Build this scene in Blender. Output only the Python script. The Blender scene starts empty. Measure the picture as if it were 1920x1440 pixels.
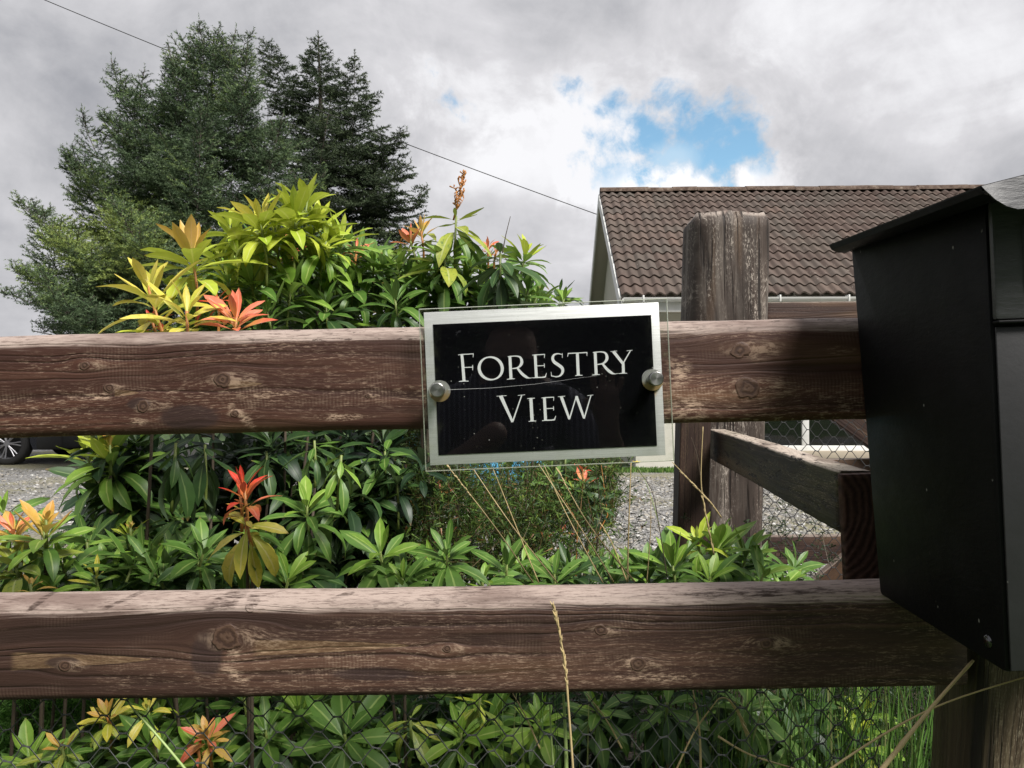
import bpy, bmesh, math, random
import numpy as np
from mathutils import Vector, Matrix, noise as mnoise

random.seed(7)
RS = np.random.RandomState(11)
sc = bpy.context.scene
COL = sc.collection
R = math.radians
F = 1443.0          # focal length in photograph pixels
EYE = 1.135         # camera height
HY = 735.0          # row of the horizon

# ------------------------------------------------------------------ camera
cam_d = bpy.data.cameras.new("camera"); cam = bpy.data.objects.new("camera", cam_d); COL.objects.link(cam)
cam_d.sensor_width = 36; cam_d.lens = 36 * F / 1920
cam_d.clip_start = 0.02; cam_d.clip_end = 3000
cam.location = (0, 0, EYE)
cam.rotation_euler = (R(90) + math.atan(15 / F), 0, 0)
cam_d.dof.use_dof = False
sc.camera = cam
sc.view_settings.view_transform = 'Standard'
sc.view_settings.look = 'None'
sc.view_settings.exposure = 0.45
sc.view_settings.gamma = 1
sc.view_settings.use_curve_mapping = False
try:
    sc.cycles.max_bounces = 8; sc.cycles.transparent_max_bounces = 16
    sc.cycles.use_denoising = True
except Exception: pass

def px(x, y, d):
    """point that shows at photograph pixel (x, y) at distance d in front of the camera"""
    return Vector(((x - 960) / F * d, d, EYE - (y - HY) / F * d))

# ------------------------------------------------------------------ node helpers
class V:
    def __init__(s, nt, sock): s.nt, s.s = nt, sock
    def _m(s, op, *a, clamp=False):
        n = s.nt.nodes.new('ShaderNodeMath'); n.operation = op; n.use_clamp = clamp
        for i, q in enumerate((s,) + a):
            if isinstance(q, V): s.nt.links.new(q.s, n.inputs[i])
            else: n.inputs[i].default_value = q
        return V(s.nt, n.outputs[0])
    def __add__(s, o): return s._m('ADD', o)
    __radd__ = __add__
    def __sub__(s, o): return s._m('SUBTRACT', o)
    def __rsub__(s, o): return (s * -1) + o
    def __mul__(s, o): return s._m('MULTIPLY', o)
    __rmul__ = __mul__
    def __truediv__(s, o): return s._m('DIVIDE', o)
    def max(s, o): return s._m('MAXIMUM', o)
    def min(s, o): return s._m('MINIMUM', o)
    def pow(s, o): return s._m('POWER', o)
    def abs(s): return s._m('ABSOLUTE')
    def sin(s): return s._m('SINE')
    def exp(s): return s._m('EXPONENT')
    def sqrt(s): return s._m('SQRT')
    def fract(s): return s._m('FRACT')
    def clamp(s): return s._m('ADD', 0.0, clamp=True)
    def step(s, a, b):
        n = s.nt.nodes.new('ShaderNodeMapRange'); n.interpolation_type = 'SMOOTHSTEP'
        inv = a > b
        s.nt.links.new(s.s, n.inputs[0])
        n.inputs[1].default_value = min(a, b); n.inputs[2].default_value = max(a, b)
        n.inputs[3].default_value = 1.0 if inv else 0.0; n.inputs[4].default_value = 0.0 if inv else 1.0
        return V(s.nt, n.outputs[0])

class M:
    """small wrapper round a material's or world's node tree"""
    def __init__(s, name, world=None):
        if world is None:
            s.mat = bpy.data.materials.new(name); s.mat.use_nodes = True; s.nt = s.mat.node_tree
            s.nt.nodes.clear()
        else:
            s.nt = world.node_tree; s.nt.nodes.clear()
    def node(s, t, **k):
        n = s.nt.nodes.new(t)
        for a, b in k.items(): setattr(n, a, b)
        return n
    def put(s, sock, v):
        if isinstance(v, V): s.nt.links.new(v.s, sock)
        elif hasattr(v, 'is_output'): s.nt.links.new(v, sock)
        elif v is not None:
            if sock.type == 'RGBA' and len(v) == 3: v = (*v, 1)
            sock.default_value = v
    def coord(s, which='Object'):
        n = s.node('ShaderNodeTexCoord'); return n.outputs[which]
    def xyz(s, vec):
        n = s.node('ShaderNodeSeparateXYZ'); s.nt.links.new(vec, n.inputs[0])
        return [V(s.nt, n.outputs[i]) for i in range(3)]
    def vec(s, x, y, z):
        n = s.node('ShaderNodeCombineXYZ')
        for i, q in enumerate((x, y, z)): s.put(n.inputs[i], q)
        return n.outputs[0]
    def noise(s, vec, scale=5, detail=3, rough=.5, out=0, dist=0):
        n = s.node('ShaderNodeTexNoise'); s.put(n.inputs['Vector'], vec)
        n.inputs['Scale'].default_value = scale; n.inputs['Detail'].default_value = detail
        n.inputs['Roughness'].default_value = rough; n.inputs['Distortion'].default_value = dist
        return V(s.nt, n.outputs[out])
    def voro(s, vec, scale, feature='F1', out='Distance', rnd=1.0):
        n = s.node('ShaderNodeTexVoronoi', feature=feature); s.put(n.inputs['Vector'], vec)
        n.inputs['Scale'].default_value = scale; n.inputs['Randomness'].default_value = rnd
        return V(s.nt, n.outputs[out])
    def mix(s, f, a, b, blend='MIX'):
        n = s.node('ShaderNodeMix', data_type='RGBA', blend_type=blend)
        s.put(n.inputs[0], f); s.put(n.inputs[6], a); s.put(n.inputs[7], b)
        return n.outputs[2]
    def ramp(s, f, stops):
        n = s.node('ShaderNodeValToRGB'); s.put(n.inputs[0], f)
        e = n.color_ramp.elements
        while len(e) < len(stops): e.new(0.5)
        for i, (p, c) in enumerate(stops): e[i].position = p; e[i].color = (*c, 1) if len(c) == 3 else c
        return n.outputs[0]
    def bump(s, h, strength=.5, dist=.002, normal=None):
        n = s.node('ShaderNodeBump'); s.put(n.inputs['Height'], h)
        n.inputs['Strength'].default_value = strength; n.inputs['Distance'].default_value = dist
        if normal is not None: s.nt.links.new(normal, n.inputs['Normal'])
        return n.outputs[0]
    def normal(s):
        return s.xyz(s.node('ShaderNodeNewGeometry').outputs['Normal'])
    def principled(s, color, rough=.5, normal=None, metallic=0, spec=.5, **k):
        n = s.node('ShaderNodeBsdfPrincipled')
        s.put(n.inputs['Base Color'], color); s.put(n.inputs['Roughness'], rough)
        s.put(n.inputs['Metallic'], metallic); s.put(n.inputs['Specular IOR Level'], spec)
        if normal is not None: s.nt.links.new(normal, n.inputs['Normal'])
        for a, b in k.items(): s.put(n.inputs[a], b)
        return n.outputs[0]
    def mixsh(s, f, a, b):
        n = s.node('ShaderNodeMixShader'); s.put(n.inputs[0], f)
        s.nt.links.new(a, n.inputs[1]); s.nt.links.new(b, n.inputs[2]); return n.outputs[0]
    def out(s, sh):
        o = s.node('ShaderNodeOutputMaterial'); s.nt.links.new(sh, o.inputs[0]); return s.mat

# ------------------------------------------------------------------ sky, sun
SUN_EL, SUN_AZ = 50, 140          # degrees; azimuth from +Y towards +X
w = bpy.data.worlds.new("World"); sc.world = w; w.use_nodes = True
m = M("", world=w)
dirv = m.coord('Generated'); dx, dy, dz = m.xyz(dirv)
sky = m.node('ShaderNodeTexSky', sky_type='NISHITA', sun_disc=False)
sky.sun_elevation = R(SUN_EL); sky.sun_rotation = R(SUN_AZ)
sky.air_density = 1.0; sky.dust_density = 0.6; sky.ozone_density = 1.0
zz = dz.max(0.0) + 0.22
pl = m.vec(dx / zz, dy / zz, dz * 0.6)
n_big = m.noise(pl, 0.7, 3, .5, dist=.2)
n_med = m.noise(m.vec(dx, dy, dz * 1.5), 3.4, 7, .56, dist=.35)
n_dir = m.noise(dirv, 9.0, 8, .62, dist=.4)
n_fine = m.noise(dirv, 26.0, 6, .6, dist=.2)
def blob(x, y, r, k=1.0):
    q = px(x, y, 1) - Vector((0, 0, EYE)); q.normalize()
    sx = (dx - q.x) / (r / F); sz = (dz - q.z) / (r / F * .72); sy = (dy - q.y) / (r / F)
    d = (sx * sx + sz * sz + sy * sy).sqrt()
    return (1.0 - d) * k
f = None
for b in ((1215, 262, 105), (1330, 235, 120), (1165, 322, 80), (1390, 275, 78), (1285, 305, 110), (1420, 318, 40), (1150, 190, 60, .62), (1090, 165, 50, .5), (855, 190, 70, .42), (1230, 190, 55, .8)):
    q = blob(*b); f = q if f is None else f.max(q)
f = f + (n_dir - .5) * 2.2 + (n_fine - .5) * 1.9 - .13
hole = f.step(-.04, 0.72)
wisp = m.noise(m.vec(dx * 2.0 + dz * 2.2, dy, dz * 6.0 - dx * 2.0), 5.0, 6, .65).step(.52, .8)
rim = f.step(-0.75, 0.02)
# cloud brightness: grey bases, lit edges
shade = (n_big * .35 + n_med * .65 + (n_dir - .5) * .30).step(.26, .70)
low = dz.step(.5, .12)
white = (shade + rim * .35 * low - dx.step(-.15, -.62) * .20).clamp()
# grey towards the left part of this sky
cloud = m.ramp(white, [(0, (.28, .285, .31)), (.35, (.41, .41, .43)), (.7, (.525, .52, .54)), (1, (.70, .70, .72))])
blueboost = m.mix(1.0, sky.outputs[0], (0.118, 0.143, 0.134), 'MULTIPLY')
blue = m.mix((wisp * .55 + (blob(1262, 298, 62) + (n_dir - .5) * 1.6).step(.1, .8) * .6).clamp(), blueboost, (.48, .60, .70))
# white heap of cloud low under the gap
q = blob(1290, 352, 190); heap = (q + (n_dir - .5) * .9 + (n_fine - .5) * .5).step(.05, .5)
edge = dz._m('GREATER_THAN', 10)  # unused constant 0
under = (dz + (n_dir - .5) * .17 + (n_fine - .5) * .06).step((HY - 292) / F * .955, (HY - 345) / F * .955)
heap = heap * under
sky_mix = m.mix(hole * (1.0 - heap), m.mix(heap, cloud, (.80, .80, .82)), blue)
bg = m.node('ShaderNodeBackground'); m.put(bg.inputs[0], sky_mix); bg.inputs[1].default_value = 1.0
o = m.node('ShaderNodeOutputWorld'); m.nt.links.new(bg.outputs[0], o.inputs[0])

sun_d = bpy.data.lights.new("sun", 'SUN'); sun = bpy.data.objects.new("sun", sun_d); COL.objects.link(sun)
sun_d.energy = 4.6; sun_d.angle = R(20); sun_d.color = (1, .965, .91)
sdir = Vector((math.sin(R(SUN_AZ)) * math.cos(R(SUN_EL)), math.cos(R(SUN_AZ)) * math.cos(R(SUN_EL)), math.sin(R(SUN_EL))))
sun.rotation_euler = (-sdir).to_track_quat('-Z', 'Y').to_euler(); sun.location = sdir * 40

# ------------------------------------------------------------------ object helpers
def tag(o, label=None, cat=None, group=None, kind=None):
    if label: o['label'] = label
    if cat: o['category'] = cat
    if group: o['group'] = group
    if kind: o['kind'] = kind
    return o
def empty(name, loc, label, cat, group=None, rot=(0, 0, 0)):
    o = bpy.data.objects.new(name, None); COL.objects.link(o); o.location = loc; o.rotation_euler = rot
    o.empty_display_size = .05
    return tag(o, label, cat, group)
def link(name, me, parent=None, mat=None, loc=None, rot=None):
    o = bpy.data.objects.new(name, me); COL.objects.link(o)
    if mat is not None and len(me.materials) == 0: me.materials.append(mat)
    if parent is not None: o.parent = parent
    if loc is not None: o.location = loc
    if rot is not None: o.rotation_euler = rot
    return o
def np_mesh(name, verts, faces, uvs=None, smooth=True, attrs=None):
    """verts (n,3), faces (m,k) array of equal-sided faces"""
    me = bpy.data.meshes.new(name)
    verts = np.asarray(verts, dtype=np.float32); faces = np.asarray(faces, dtype=np.int32)
    nf, k = faces.shape
    me.vertices.add(len(verts)); me.vertices.foreach_set('co', verts.ravel())
    me.loops.add(nf * k); me.loops.foreach_set('vertex_index', faces.ravel())
    me.polygons.add(nf); me.polygons.foreach_set('loop_start', np.arange(nf, dtype=np.int32) * k)
    try: me.polygons.foreach_set('loop_total', np.full(nf, k, dtype=np.int32))
    except Exception: pass
    me.polygons.foreach_set('use_smooth', np.full(nf, smooth, dtype=bool))
    if uvs is not None:
        uv = me.uv_layers.new(name='UVMap'); uv.data.foreach_set('uv', np.asarray(uvs, dtype=np.float32)[faces.ravel()].ravel())
    for nme, arr in (attrs or {}).items():
        a = me.attributes.new(nme, 'FLOAT', 'POINT'); a.data.foreach_set('value', np.asarray(arr, dtype=np.float32))
    me.update(calc_edges=True); me.validate()
    return me
def bm_mesh(name, bm, smooth=False, autosmooth=None):
    me = bpy.data.meshes.new(name); bmesh.ops.recalc_face_normals(bm, faces=bm.faces)
    bm.to_mesh(me); bm.free()
    if smooth:
        for p in me.polygons: p.use_smooth = True
    if autosmooth is not None:
        try: me.set_sharp_from_angle(angle=R(autosmooth))
        except Exception: pass
    return me
def add_box(bm, lo, hi, bevel=0, seg=2, mat=None):
    lo, hi = Vector(lo), Vector(hi)
    r = bmesh.ops.create_cube(bm, size=1)
    vs = r['verts']
    for v in vs:
        v.co = Vector(((v.co.x + .5) * (hi.x - lo.x) + lo.x, (v.co.y + .5) * (hi.y - lo.y) + lo.y, (v.co.z + .5) * (hi.z - lo.z) + lo.z))
        if mat is not None: v.co = mat @ v.co
    if bevel > 0:
        es = list({e for v in vs for e in v.link_edges})
        bmesh.ops.bevel(bm, geom=es, offset=bevel, segments=seg, profile=.5, affect='EDGES')
def box_obj(name, lo, hi, mat, parent=None, bevel=0, loc=None, rot=None, seg=2):
    bm = bmesh.new(); add_box(bm, lo, hi, bevel, seg)
    return link(name, bm_mesh(name, bm, smooth=bevel > 0, autosmooth=35 if bevel > 0 else None), parent, mat, loc, rot)
def add_cyl(bm, p, q, r0, r1=None, seg=12, caps=True):
    p, q = Vector(p), Vector(q); r1 = r0 if r1 is None else r1
    a = (q - p).normalized(); u = a.orthogonal().normalized(); v = a.cross(u)
    A = [bm.verts.new(p + (u * math.cos(t) + v * math.sin(t)) * r0) for t in [2 * math.pi * i / seg for i in range(seg)]]
    B = [bm.verts.new(q + (u * math.cos(t) + v * math.sin(t)) * r1) for t in [2 * math.pi * i / seg for i in range(seg)]]
    for i in range(seg): bm.faces.new((A[i], A[(i + 1) % seg], B[(i + 1) % seg], B[i]))
    if caps:
        bm.faces.new(A[::-1]); bm.faces.new(B)
def tube(bm, pts, rad, seg=6):
    """tube through points with radius per point"""
    pts = [Vector(p) for p in pts]; n = len(pts)
    if not hasattr(rad, '__len__'): rad = [rad] * n
    rings = []; u = None
    for i, p in enumerate(pts):
        a = (pts[min(i + 1, n - 1)] - pts[max(i - 1, 0)]).normalized()
        u = a.orthogonal().normalized() if u is None else (u - a * u.dot(a)).normalized()
        v = a.cross(u)
        rings.append([bm.verts.new(p + (u * math.cos(t) + v * math.sin(t)) * rad[i]) for t in [2 * math.pi * k / seg for k in range(seg)]])
    for A, B in zip(rings, rings[1:]):
        for i in range(seg): bm.faces.new((A[i], A[(i + 1) % seg], B[(i + 1) % seg], B[i]))
    bm.faces.new(rings[0][::-1]); bm.faces.new(rings[-1])

# ------------------------------------------------------------------ wood
def wood(name, knots=(), along='x', seed=0., base=(.060, .0225, .0145), light=(.165, .074, .045), fleck=(.46, .325, .235),
         top=(.40, .315, .275), fleck_amt=1.0, top_amt=1.0, scale=1.0, green=0.0, crack=0.0, pits=0.0, tongues=(), darks=(), pales=(), topdarks=()):
    m = M(name); x, y, z = m.xyz(m.coord('Object'))
    if along == 'z': x, z = z, x
    if along == 'y': x, y = y, x
    nx, ny, nz = m.normal()
    sd = seed * 7.31
    warp = (m.noise(m.vec(x * 1.5 + sd, y * 3, z * 9), 1.0, 3, .5) - .5) * .045 + (m.noise(m.vec(x * 7 + sd, y * 6, z * 14), 1.0, 2) - .5) * .008
    g = z * 1.0 + y * .8 + warp
    kn = None; ring = None; halo = None
    for (kx, kz, r) in knots:
        ddx = x - kx; ddz = z - kz
        jit = (m.noise(m.vec(x + kx * 3, y, z), 55, 3) - .5) * r * 1.3
        e2 = (ddx * ddx * .16 + ddz * ddz)
        ww = (e2 * (-1.0 / (1.7 * r) ** 2)).exp()
        g = g - ddz * ww * .93 - ww * r * .35
        d = (ddx * ddx * .85 + ddz * ddz).sqrt() + jit
        k = d.step(r * 1.05, r * .86)
        rg = (((d + (m.noise(m.vec(x, y, z), 220, 2) - .5) * r * .5) * (10.0 / r)).sin() * .5 + .5) * k
        tail = ((ddx - r * 1.4) * (ddx - r * 1.4) * .12 + ddz * ddz).sqrt() + jit
        h = tail.step(r * 1.35, r * .5)
        kn = k if kn is None else kn.max(k)
        ring = rg if ring is None else ring.max(rg)
        halo = h if halo is None else halo.max(h)
    sc_ = scale
    lines = m.noise(m.vec(x * .7 + sd, y * .4, g * 62 * sc_), 1.0, 3, .55)
    fine = m.noise(m.vec(x * 9 + sd, y * 7, g * 420 * sc_), 1.0, 3, .6)
    ringl = m.noise(m.vec(x * .5 + sd, 0, g * 34 * sc_), 1.0, 1, .4)
    dark_line = ((ringl * 44.0).sin() * .5 + .5).pow(6) * m.noise(m.vec(x * 3, y, z * 20), 1, 2).step(.3, .55)
    patch = m.noise(m.vec(x * 3.2 + sd, y * 3, z * 11), 1.0, 4, .6)
    saw = ((x * 1500 + z * 90 + m.noise(m.vec(x * 9, y, z * 40), 1, 2) * 9.0).sin() * .5 + .5) * m.noise(m.vec(x * 9 + sd, y, z * 24), 1, 3).step(.50, .68)
    fl_noise = m.noise(m.vec(x * 95 + sd, y * 60, g * 760 * sc_), 1.0, 4, .72)
    tone = (lines * .55 + fine * .3 + patch * .35 - .1).clamp()
    col = m.ramp(tone.step(.28, .78), [(0, tuple(c * .62 for c in base)), (.4, base), (1, light)])
    col = m.mix(dark_line * .72, col, tuple(c * .38 for c in base))
    region = m.noise(m.vec(x * 2.1 + sd * 2, y, z * 16), 1.0, 3, .6)
    fl = (fl_noise + saw * .04).step(.52, .66) * (patch * .5 + region * .5).step(.44, .60) * fleck_amt
    col = m.mix(region.step(.62, .48) * .45, col, tuple(c * .55 for c in base))
    col = m.mix(m.noise(m.vec(x * 1.1 + sd, y, z * 13 + 4), 1.0, 2).step(.56, .7) * .45, col, (.17, .095, .045))
    col = m.mix((fl * .72).clamp(), col, fleck)
    col = m.mix((saw * .16).clamp(), col, tuple(c * .45 for c in fleck))
    col = m.mix((m.noise(m.vec(x * 6 + sd, y, z * 26), 1, 3).step(.64, .74) * fl_noise.step(.45, .6) * .55 * fleck_amt).clamp(), col, fleck)
    jt = m.noise(m.vec(x * 26 + sd, y, z * 60), 1.0, 4, .65) - .5
    def ell(u, v, ru, rv, ang=0.0):
        c_, s_ = math.cos(ang), math.sin(ang); a_ = (x - u) * c_ + (z - v) * s_; b_ = (z - v) * c_ - (x - u) * s_
        return ((a_ * a_) * (1 / ru ** 2) + (b_ * b_) * (1 / rv ** 2)).sqrt()
    for (x0, x1, zc, h) in tongues:      # long tongue of paler late wood, blunt at x0 and pointed at x1
        tt = (x - x0) * (1.0 / (x1 - x0)); half = (1.0 - tt).max(0.0).pow(.6) * h
        dd = ((z - zc) + jt * h * .35).abs() / half.max(.0004)
        body = dd.step(1.0, .86) * tt.step(0, .06) * tt.step(1.0, .98)
        rimm = dd.step(.8, 1.0) * dd.step(1.35, 1.02) * tt.step(0, .06) * tt.step(1.02, .97)
        col = m.mix(body * .55, col, m.mix(fl_noise.step(.4, .65), (.125, .072, .035), (.27, .18, .10))); col = m.mix(rimm * .7, col, tuple(c * .45 for c in base))
    for (u, v, ru, rv) in darks: col = m.mix((ell(u, v, ru, rv) + jt * .7).step(1.05, .7) * .8, col, m.mix(fine, (.022, .012, .012), (.042, .023, .020)))
    chip = m.noise(m.vec(x * 60 + sd, y, z * 260), 1.0, 5, .75)
    for (u, v, ru, rv, an) in pales: col = m.mix(((ell(u, v, ru * 1.25, rv * 1.5, an) + jt * 2.2).step(1.1, .3) * (chip * .6 + fl_noise * .4).step(.47, .56)) * .8, col, fleck)
    hgt = lines * .5 + fine * .35 - dark_line * .4 + fl_noise * .2
    if kn is not None:
        col = m.mix(halo * (1.0 - kn) * (fl_noise.step(.4, .6)) * .55, col, tuple(c * .8 for c in fleck))
        col = m.mix(kn * .9, col, m.ramp(ring, [(0, (.040, .020, .014)), (.6, (.070, .037, .024)), (1, (.095, .054, .036))]))
        hgt = hgt + kn * .3 + ring * .18 * kn + halo * .3
    # upward faces are bleached by the weather
    up = (nz + (fine - .5) * .55 + (lines - .5) * .3).step(.10, .34) if along != 'z' else (nz.step(.5, .8))
    tcol = m.ramp((fl_noise * .5 + fine * .5), [(.2, tuple(c * .42 for c in top)), (.48, tuple(c * .88 for c in top)), (.8, top)])
    tcol = m.mix(m.noise(m.vec(x * 5 + sd, y * 22, z * 22), 1, 5, .65).step(.46, .66) * .75, tcol, (.115, .072, .06))
    fib = m.noise(m.vec(x * 45 + sd, y * 420, z * 420), 1, 4, .75)
    tcol = m.mix(fib.step(.50, .36) * .75, tcol, (.10, .066, .055))
    tcol = m.mix(m.noise(m.vec(x * 60 + sd, y * 160, z * 160), 1, 4, .7).step(.57, .64) * m.noise(m.vec(x * 3 + sd, y * 9, z * 9), 1, 3).step(.45, .6) * .9, tcol, (.045, .028, .022))
    for (u, ru, v, rv, k_) in topdarks:
        tcol = m.mix(((ell(u, v, ru, rv, k_) + jt * 1.6).step(1.0, .6) * fib.step(.62, .40)) * .9, tcol, (.045, .026, .020))
    col = m.mix(up * top_amt, col, tcol)
    if green: col = m.mix((m.noise(m.vec(x * 5, y * 12, z * 12), 1.0, 5, .65).step(.42, .7) * green), col, (.085, .085, .032))
    if crack:
        ck = m.noise(m.vec(x * 2.6 + sd, y * 10, z * 75), 1.0, 4, .55).step(.56, .64) * crack
        col = m.mix(ck, col, (.018, .012, .010)); hgt = hgt - ck * 2.0
    if pits:
        pt = m.noise(m.vec(x * 20 + sd, y * 60, z * 90), 1.0, 4, .7).step(.58, .66) * pits
        col = m.mix(pt, col, (.02, .013, .012)); hgt = hgt - pt * 1.2
    bp = m.bump(hgt, .75, .0022)
    return m.out(m.principled(col, (fine * .2 + .55).clamp(), bp, spec=.35))

def board(name, L, H, T, mat, parent, loc, rot=(0, 0, 0), r=.017, axis='x', seed=0, warp=.0018, nx=90, nseg=4, dents=(), rb=None):
    """a sawn board with worn rounded edges: cross-section swept along its length with small wobble"""
    prof = []
    rb = r if rb is None else rb
    for (cx, cz, a0, r) in ((T / 2 - r, H / 2 - r, 0, r), (-T / 2 + r, H / 2 - r, 90, r), (-T / 2 + rb, -H / 2 + rb, 180, rb), (T / 2 - rb, -H / 2 + rb, 270, rb)):
        for k in range(nseg + 1):
            a = R(a0 + 90 * k / nseg); prof.append((cx + r * math.cos(a), cz + r * math.sin(a)))
    # subdivide the flats so that wobble can act
    P = []
    for i, p in enumerate(prof):
        q = prof[(i + 1) % len(prof)]; d = math.hypot(q[0] - p[0], q[1] - p[1]); k = max(1, int(d / .012))
        for j in range(k): P.append((p[0] + (q[0] - p[0]) * j / k, p[1] + (q[1] - p[1]) * j / k))
    n = len(P); verts = []
    for i in range(nx + 1):
        s = -L / 2 + L * i / nx
        ox = mnoise.noise(Vector((s * 1.3 + seed * 5, 1.7, 0))) * warp * 1.5; oz = mnoise.noise(Vector((s * 1.6 + seed * 5, 7.7, 3))) * warp * 1.6
        for (u, v) in P:
            k = 1 + mnoise.noise(Vector((s * 9 + seed * 3, u * 30, v * 30))) * .012
            uu, vv = u * k + ox, v * k + oz
            for (ds, dv, dr, dd) in dents:
                q = math.hypot((s - ds) , (v - dv)) / dr
                if q < 1 and u < 0: uu += dd * (1 - q * q) ** 2
            e = mnoise.noise(Vector((s * 40 + seed, u * 50, v * 50))) * .0007
            co = (s, uu + e, vv + e)
            if axis == 'z': co = (vv + e, uu + e, s)
            if axis == 'y': co = (uu + e, s, vv + e)
            verts.append(co)
    faces = []
    for i in range(nx):
        for j in range(n):
            faces.append((i * n + j, i * n + (j + 1) % n, (i + 1) * n + (j + 1) % n, (i + 1) * n + j))
    me = bpy.data.meshes.new(name)
    caps = [tuple(range(n))[::-1], tuple(range(nx * n, nx * n + n))]
    me.from_pydata(verts, [], faces + caps)
    bm = bmesh.new(); bm.from_mesh(me); bmesh.ops.recalc_face_normals(bm, faces=bm.faces); bm.to_mesh(me); bm.free()
    for p in me.polygons: p.use_smooth = len(p.vertices) == 4
    return link(name, me, parent, mat, loc, rot)

# ------------------------------------------------------------------ ground
def ground_mat(name, stops, scale, bump=.4, fine=60, tint=None):
    m = M(name); P = m.coord('Object')
    a = m.noise(P, scale, 5, .6); b = m.voro(P, fine, 'F1', 'Distance'); c = m.noise(P, fine * 2.2, 3, .6)
    cc = m.voro(P, fine, 'F1', 'Color')
    col = m.ramp((a * .35 + c * .35 + V(m.nt, cc.s) * .35).clamp(), stops)
    col = m.mix(b.step(.25, .75) * .6, col, tuple(q * .25 for q in stops[0][1]))
    if tint: col = m.mix(m.noise(P, .55, 4, .6).step(.45, .62) * .75, col, tint)
    return m.out(m.principled(col, .85, m.bump((1.0 - b) + c * .3, bump, .02), spec=.3))
GRAVEL = ground_mat('gravel_mat', [(0, (.12, .118, .115)), (.45, (.25, .245, .24)), (1, (.48, .47, .46))], 1.2, .8, 38, (.20, .185, .10))
SOIL = ground_mat('soil_mat', [(0, (.018, .014, .010)), (.5, (.04, .03, .02)), (1, (.075, .06, .04))], 3, .8, 45)
def far_z(X, Y): return 0.0
bm = bmesh.new()
vs = [bm.verts.new(c) for c in ((-900, -900, 0), (900, -900, 0), (900, 1400, 0), (-900, 1400, 0))]; bm.faces.new(vs)
FIELD = ground_mat('field_mat', [(0, (.035, .06, .015)), (.5, (.06, .11, .028)), (1, (.11, .17, .05))], .4, .3, 12)
tag(link('ground', bm_mesh('ground', bm), None, FIELD), kind='structure')
bm = bmesh.new()
vs = [bm.verts.new(c) for c in ((-16, 3.0, .006), (14, 3.0, .006), (14, 11.25, .006), (7, 11.6, .006), (1.2, 11.75, .006), (-3, 17, .006), (-16, 17, .006))]; bm.faces.new(vs)
tag(link('gravel_drive', bm_mesh('gravel_drive', bm), None, GRAVEL), kind='structure')
bm = bmesh.new()
vs = [bm.verts.new(c) for c in ((-2.4, .75, .012), (2.2, .75, .012), (2.1, 3.1, .012), (.9, 3.3, .012), (-.6, 3.3, .012), (-1.3, 3.2, .012), (-2.4, 2.9, .012))]; bm.faces.new(vs)
tag(link('flower_bed_soil', bm_mesh('flower_bed_soil', bm), None, SOIL), kind='structure')

# loose stones over the drive, real geometry
ico = bmesh.new(); bmesh.ops.create_icosphere(ico, subdivisions=1, radius=1)
iv = np.array([v.co[:] for v in ico.verts]); ifc = np.array([[v.index for v in f.verts] for f in ico.faces]); ico.free()
def pebbles(name, rects, mat):
    vs, fs, at = [], [], []; k = 0
    for (n, x0, x1, y0, y1, s0, s1) in rects:
        d = RS.rand(n); yy = y0 + (y1 - y0) * d; xx = x0 + (x1 - x0) * RS.rand(n)
        for i in range(n):
            s = s0 + (s1 - s0) * RS.rand() ** 2; A = RS.randn(3, 3) * .28 + np.eye(3); A[2] *= .6
            P = (iv * (1 + RS.randn(len(iv), 1) * .12)) @ A.T * s + np.array([xx[i], yy[i], .006 + s * .25])
            vs.append(P); fs.append(ifc + k); at.append(np.full(len(iv), RS.rand())); k += len(iv)
    me = np_mesh(name, np.vstack(vs), np.vstack(fs), smooth=False, attrs={'tint': np.concatenate(at)})
    o = link(name, me, None, mat); return tag(o, kind='stuff')
m = M('stone_mat'); a = m.node('ShaderNodeAttribute', attribute_name='tint')
col = m.ramp(V(m.nt, a.outputs['Fac']), [(0, (.13, .125, .12)), (.4, (.22, .215, .205)), (.6, (.27, .24, .19)), (.85, (.34, .335, .325)), (1, (.52, .51, .49))])
col = m.mix(m.noise(m.coord('Object'), 60, 2).step(.4, .7) * .4, col, (.2, .19, .17))
STONE = m.out(m.principled(col, .8))
tag(pebbles('gravel', [(15000, .2, 3.6, 4.2, 10.2, .007, .022), (6000, -8.5, -3.0, 6.0, 11.2, .007, .024), (3500, 1.6, 4.0, 3.0, 6.0, .007, .021), (3500, -3, .4, 3.6, 10, .007, .022)], STONE),
    'loose grey and white stones lying over the drive', 'gravel')

# ================================================================== HOUSE
TH = R(1.6)
hO = px(1165, 735, 10.9); hO.z = 0
def plain(name, col, rough=.7, var=.12, scale=8, bump=.15, dirt=None, **k):
    m = M(name); P = m.coord('Object')
    n = m.noise(P, scale, 5, .6); f = m.noise(P, scale * 14, 3, .6)
    c = m.mix((n - .2).clamp(), tuple(q * (1 - var * 2) for q in col), col)
    if dirt: c = m.mix(m.noise(P, scale * .7, 6, .7).step(.5, .7) * dirt[1], c, dirt[0])
    return m.out(m.principled(c, rough, m.bump(f, bump, .003), **k))
WALL = plain('render_mat', (.64, .61, .54), .9, .06, 3, .5, dirt=((.36, .33, .28), .35))
SOFFIT = plain('soffit_mat', (.58, .54, .46), .8, .05, 2, .1)
WHITE = plain('white_plastic_mat', (.72, .72, .70), .4, .06, 4, .05, dirt=((.40, .40, .36), .3))
STONESILL = plain('sill_mat', (.42, .36, .28), .9, .12, 6, .3)
m = M('roof_tile_mat'); P = m.coord('Object'); inf = m.node('ShaderNodeObjectInfo')
rr = V(m.nt, inf.outputs['Random'])
at = m.node('ShaderNodeAttribute', attribute_name='tint'); rr = (rr + V(m.nt, at.outputs['Fac'])).fract()
geoP = m.node('ShaderNodeNewGeometry').outputs['Position']
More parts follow.
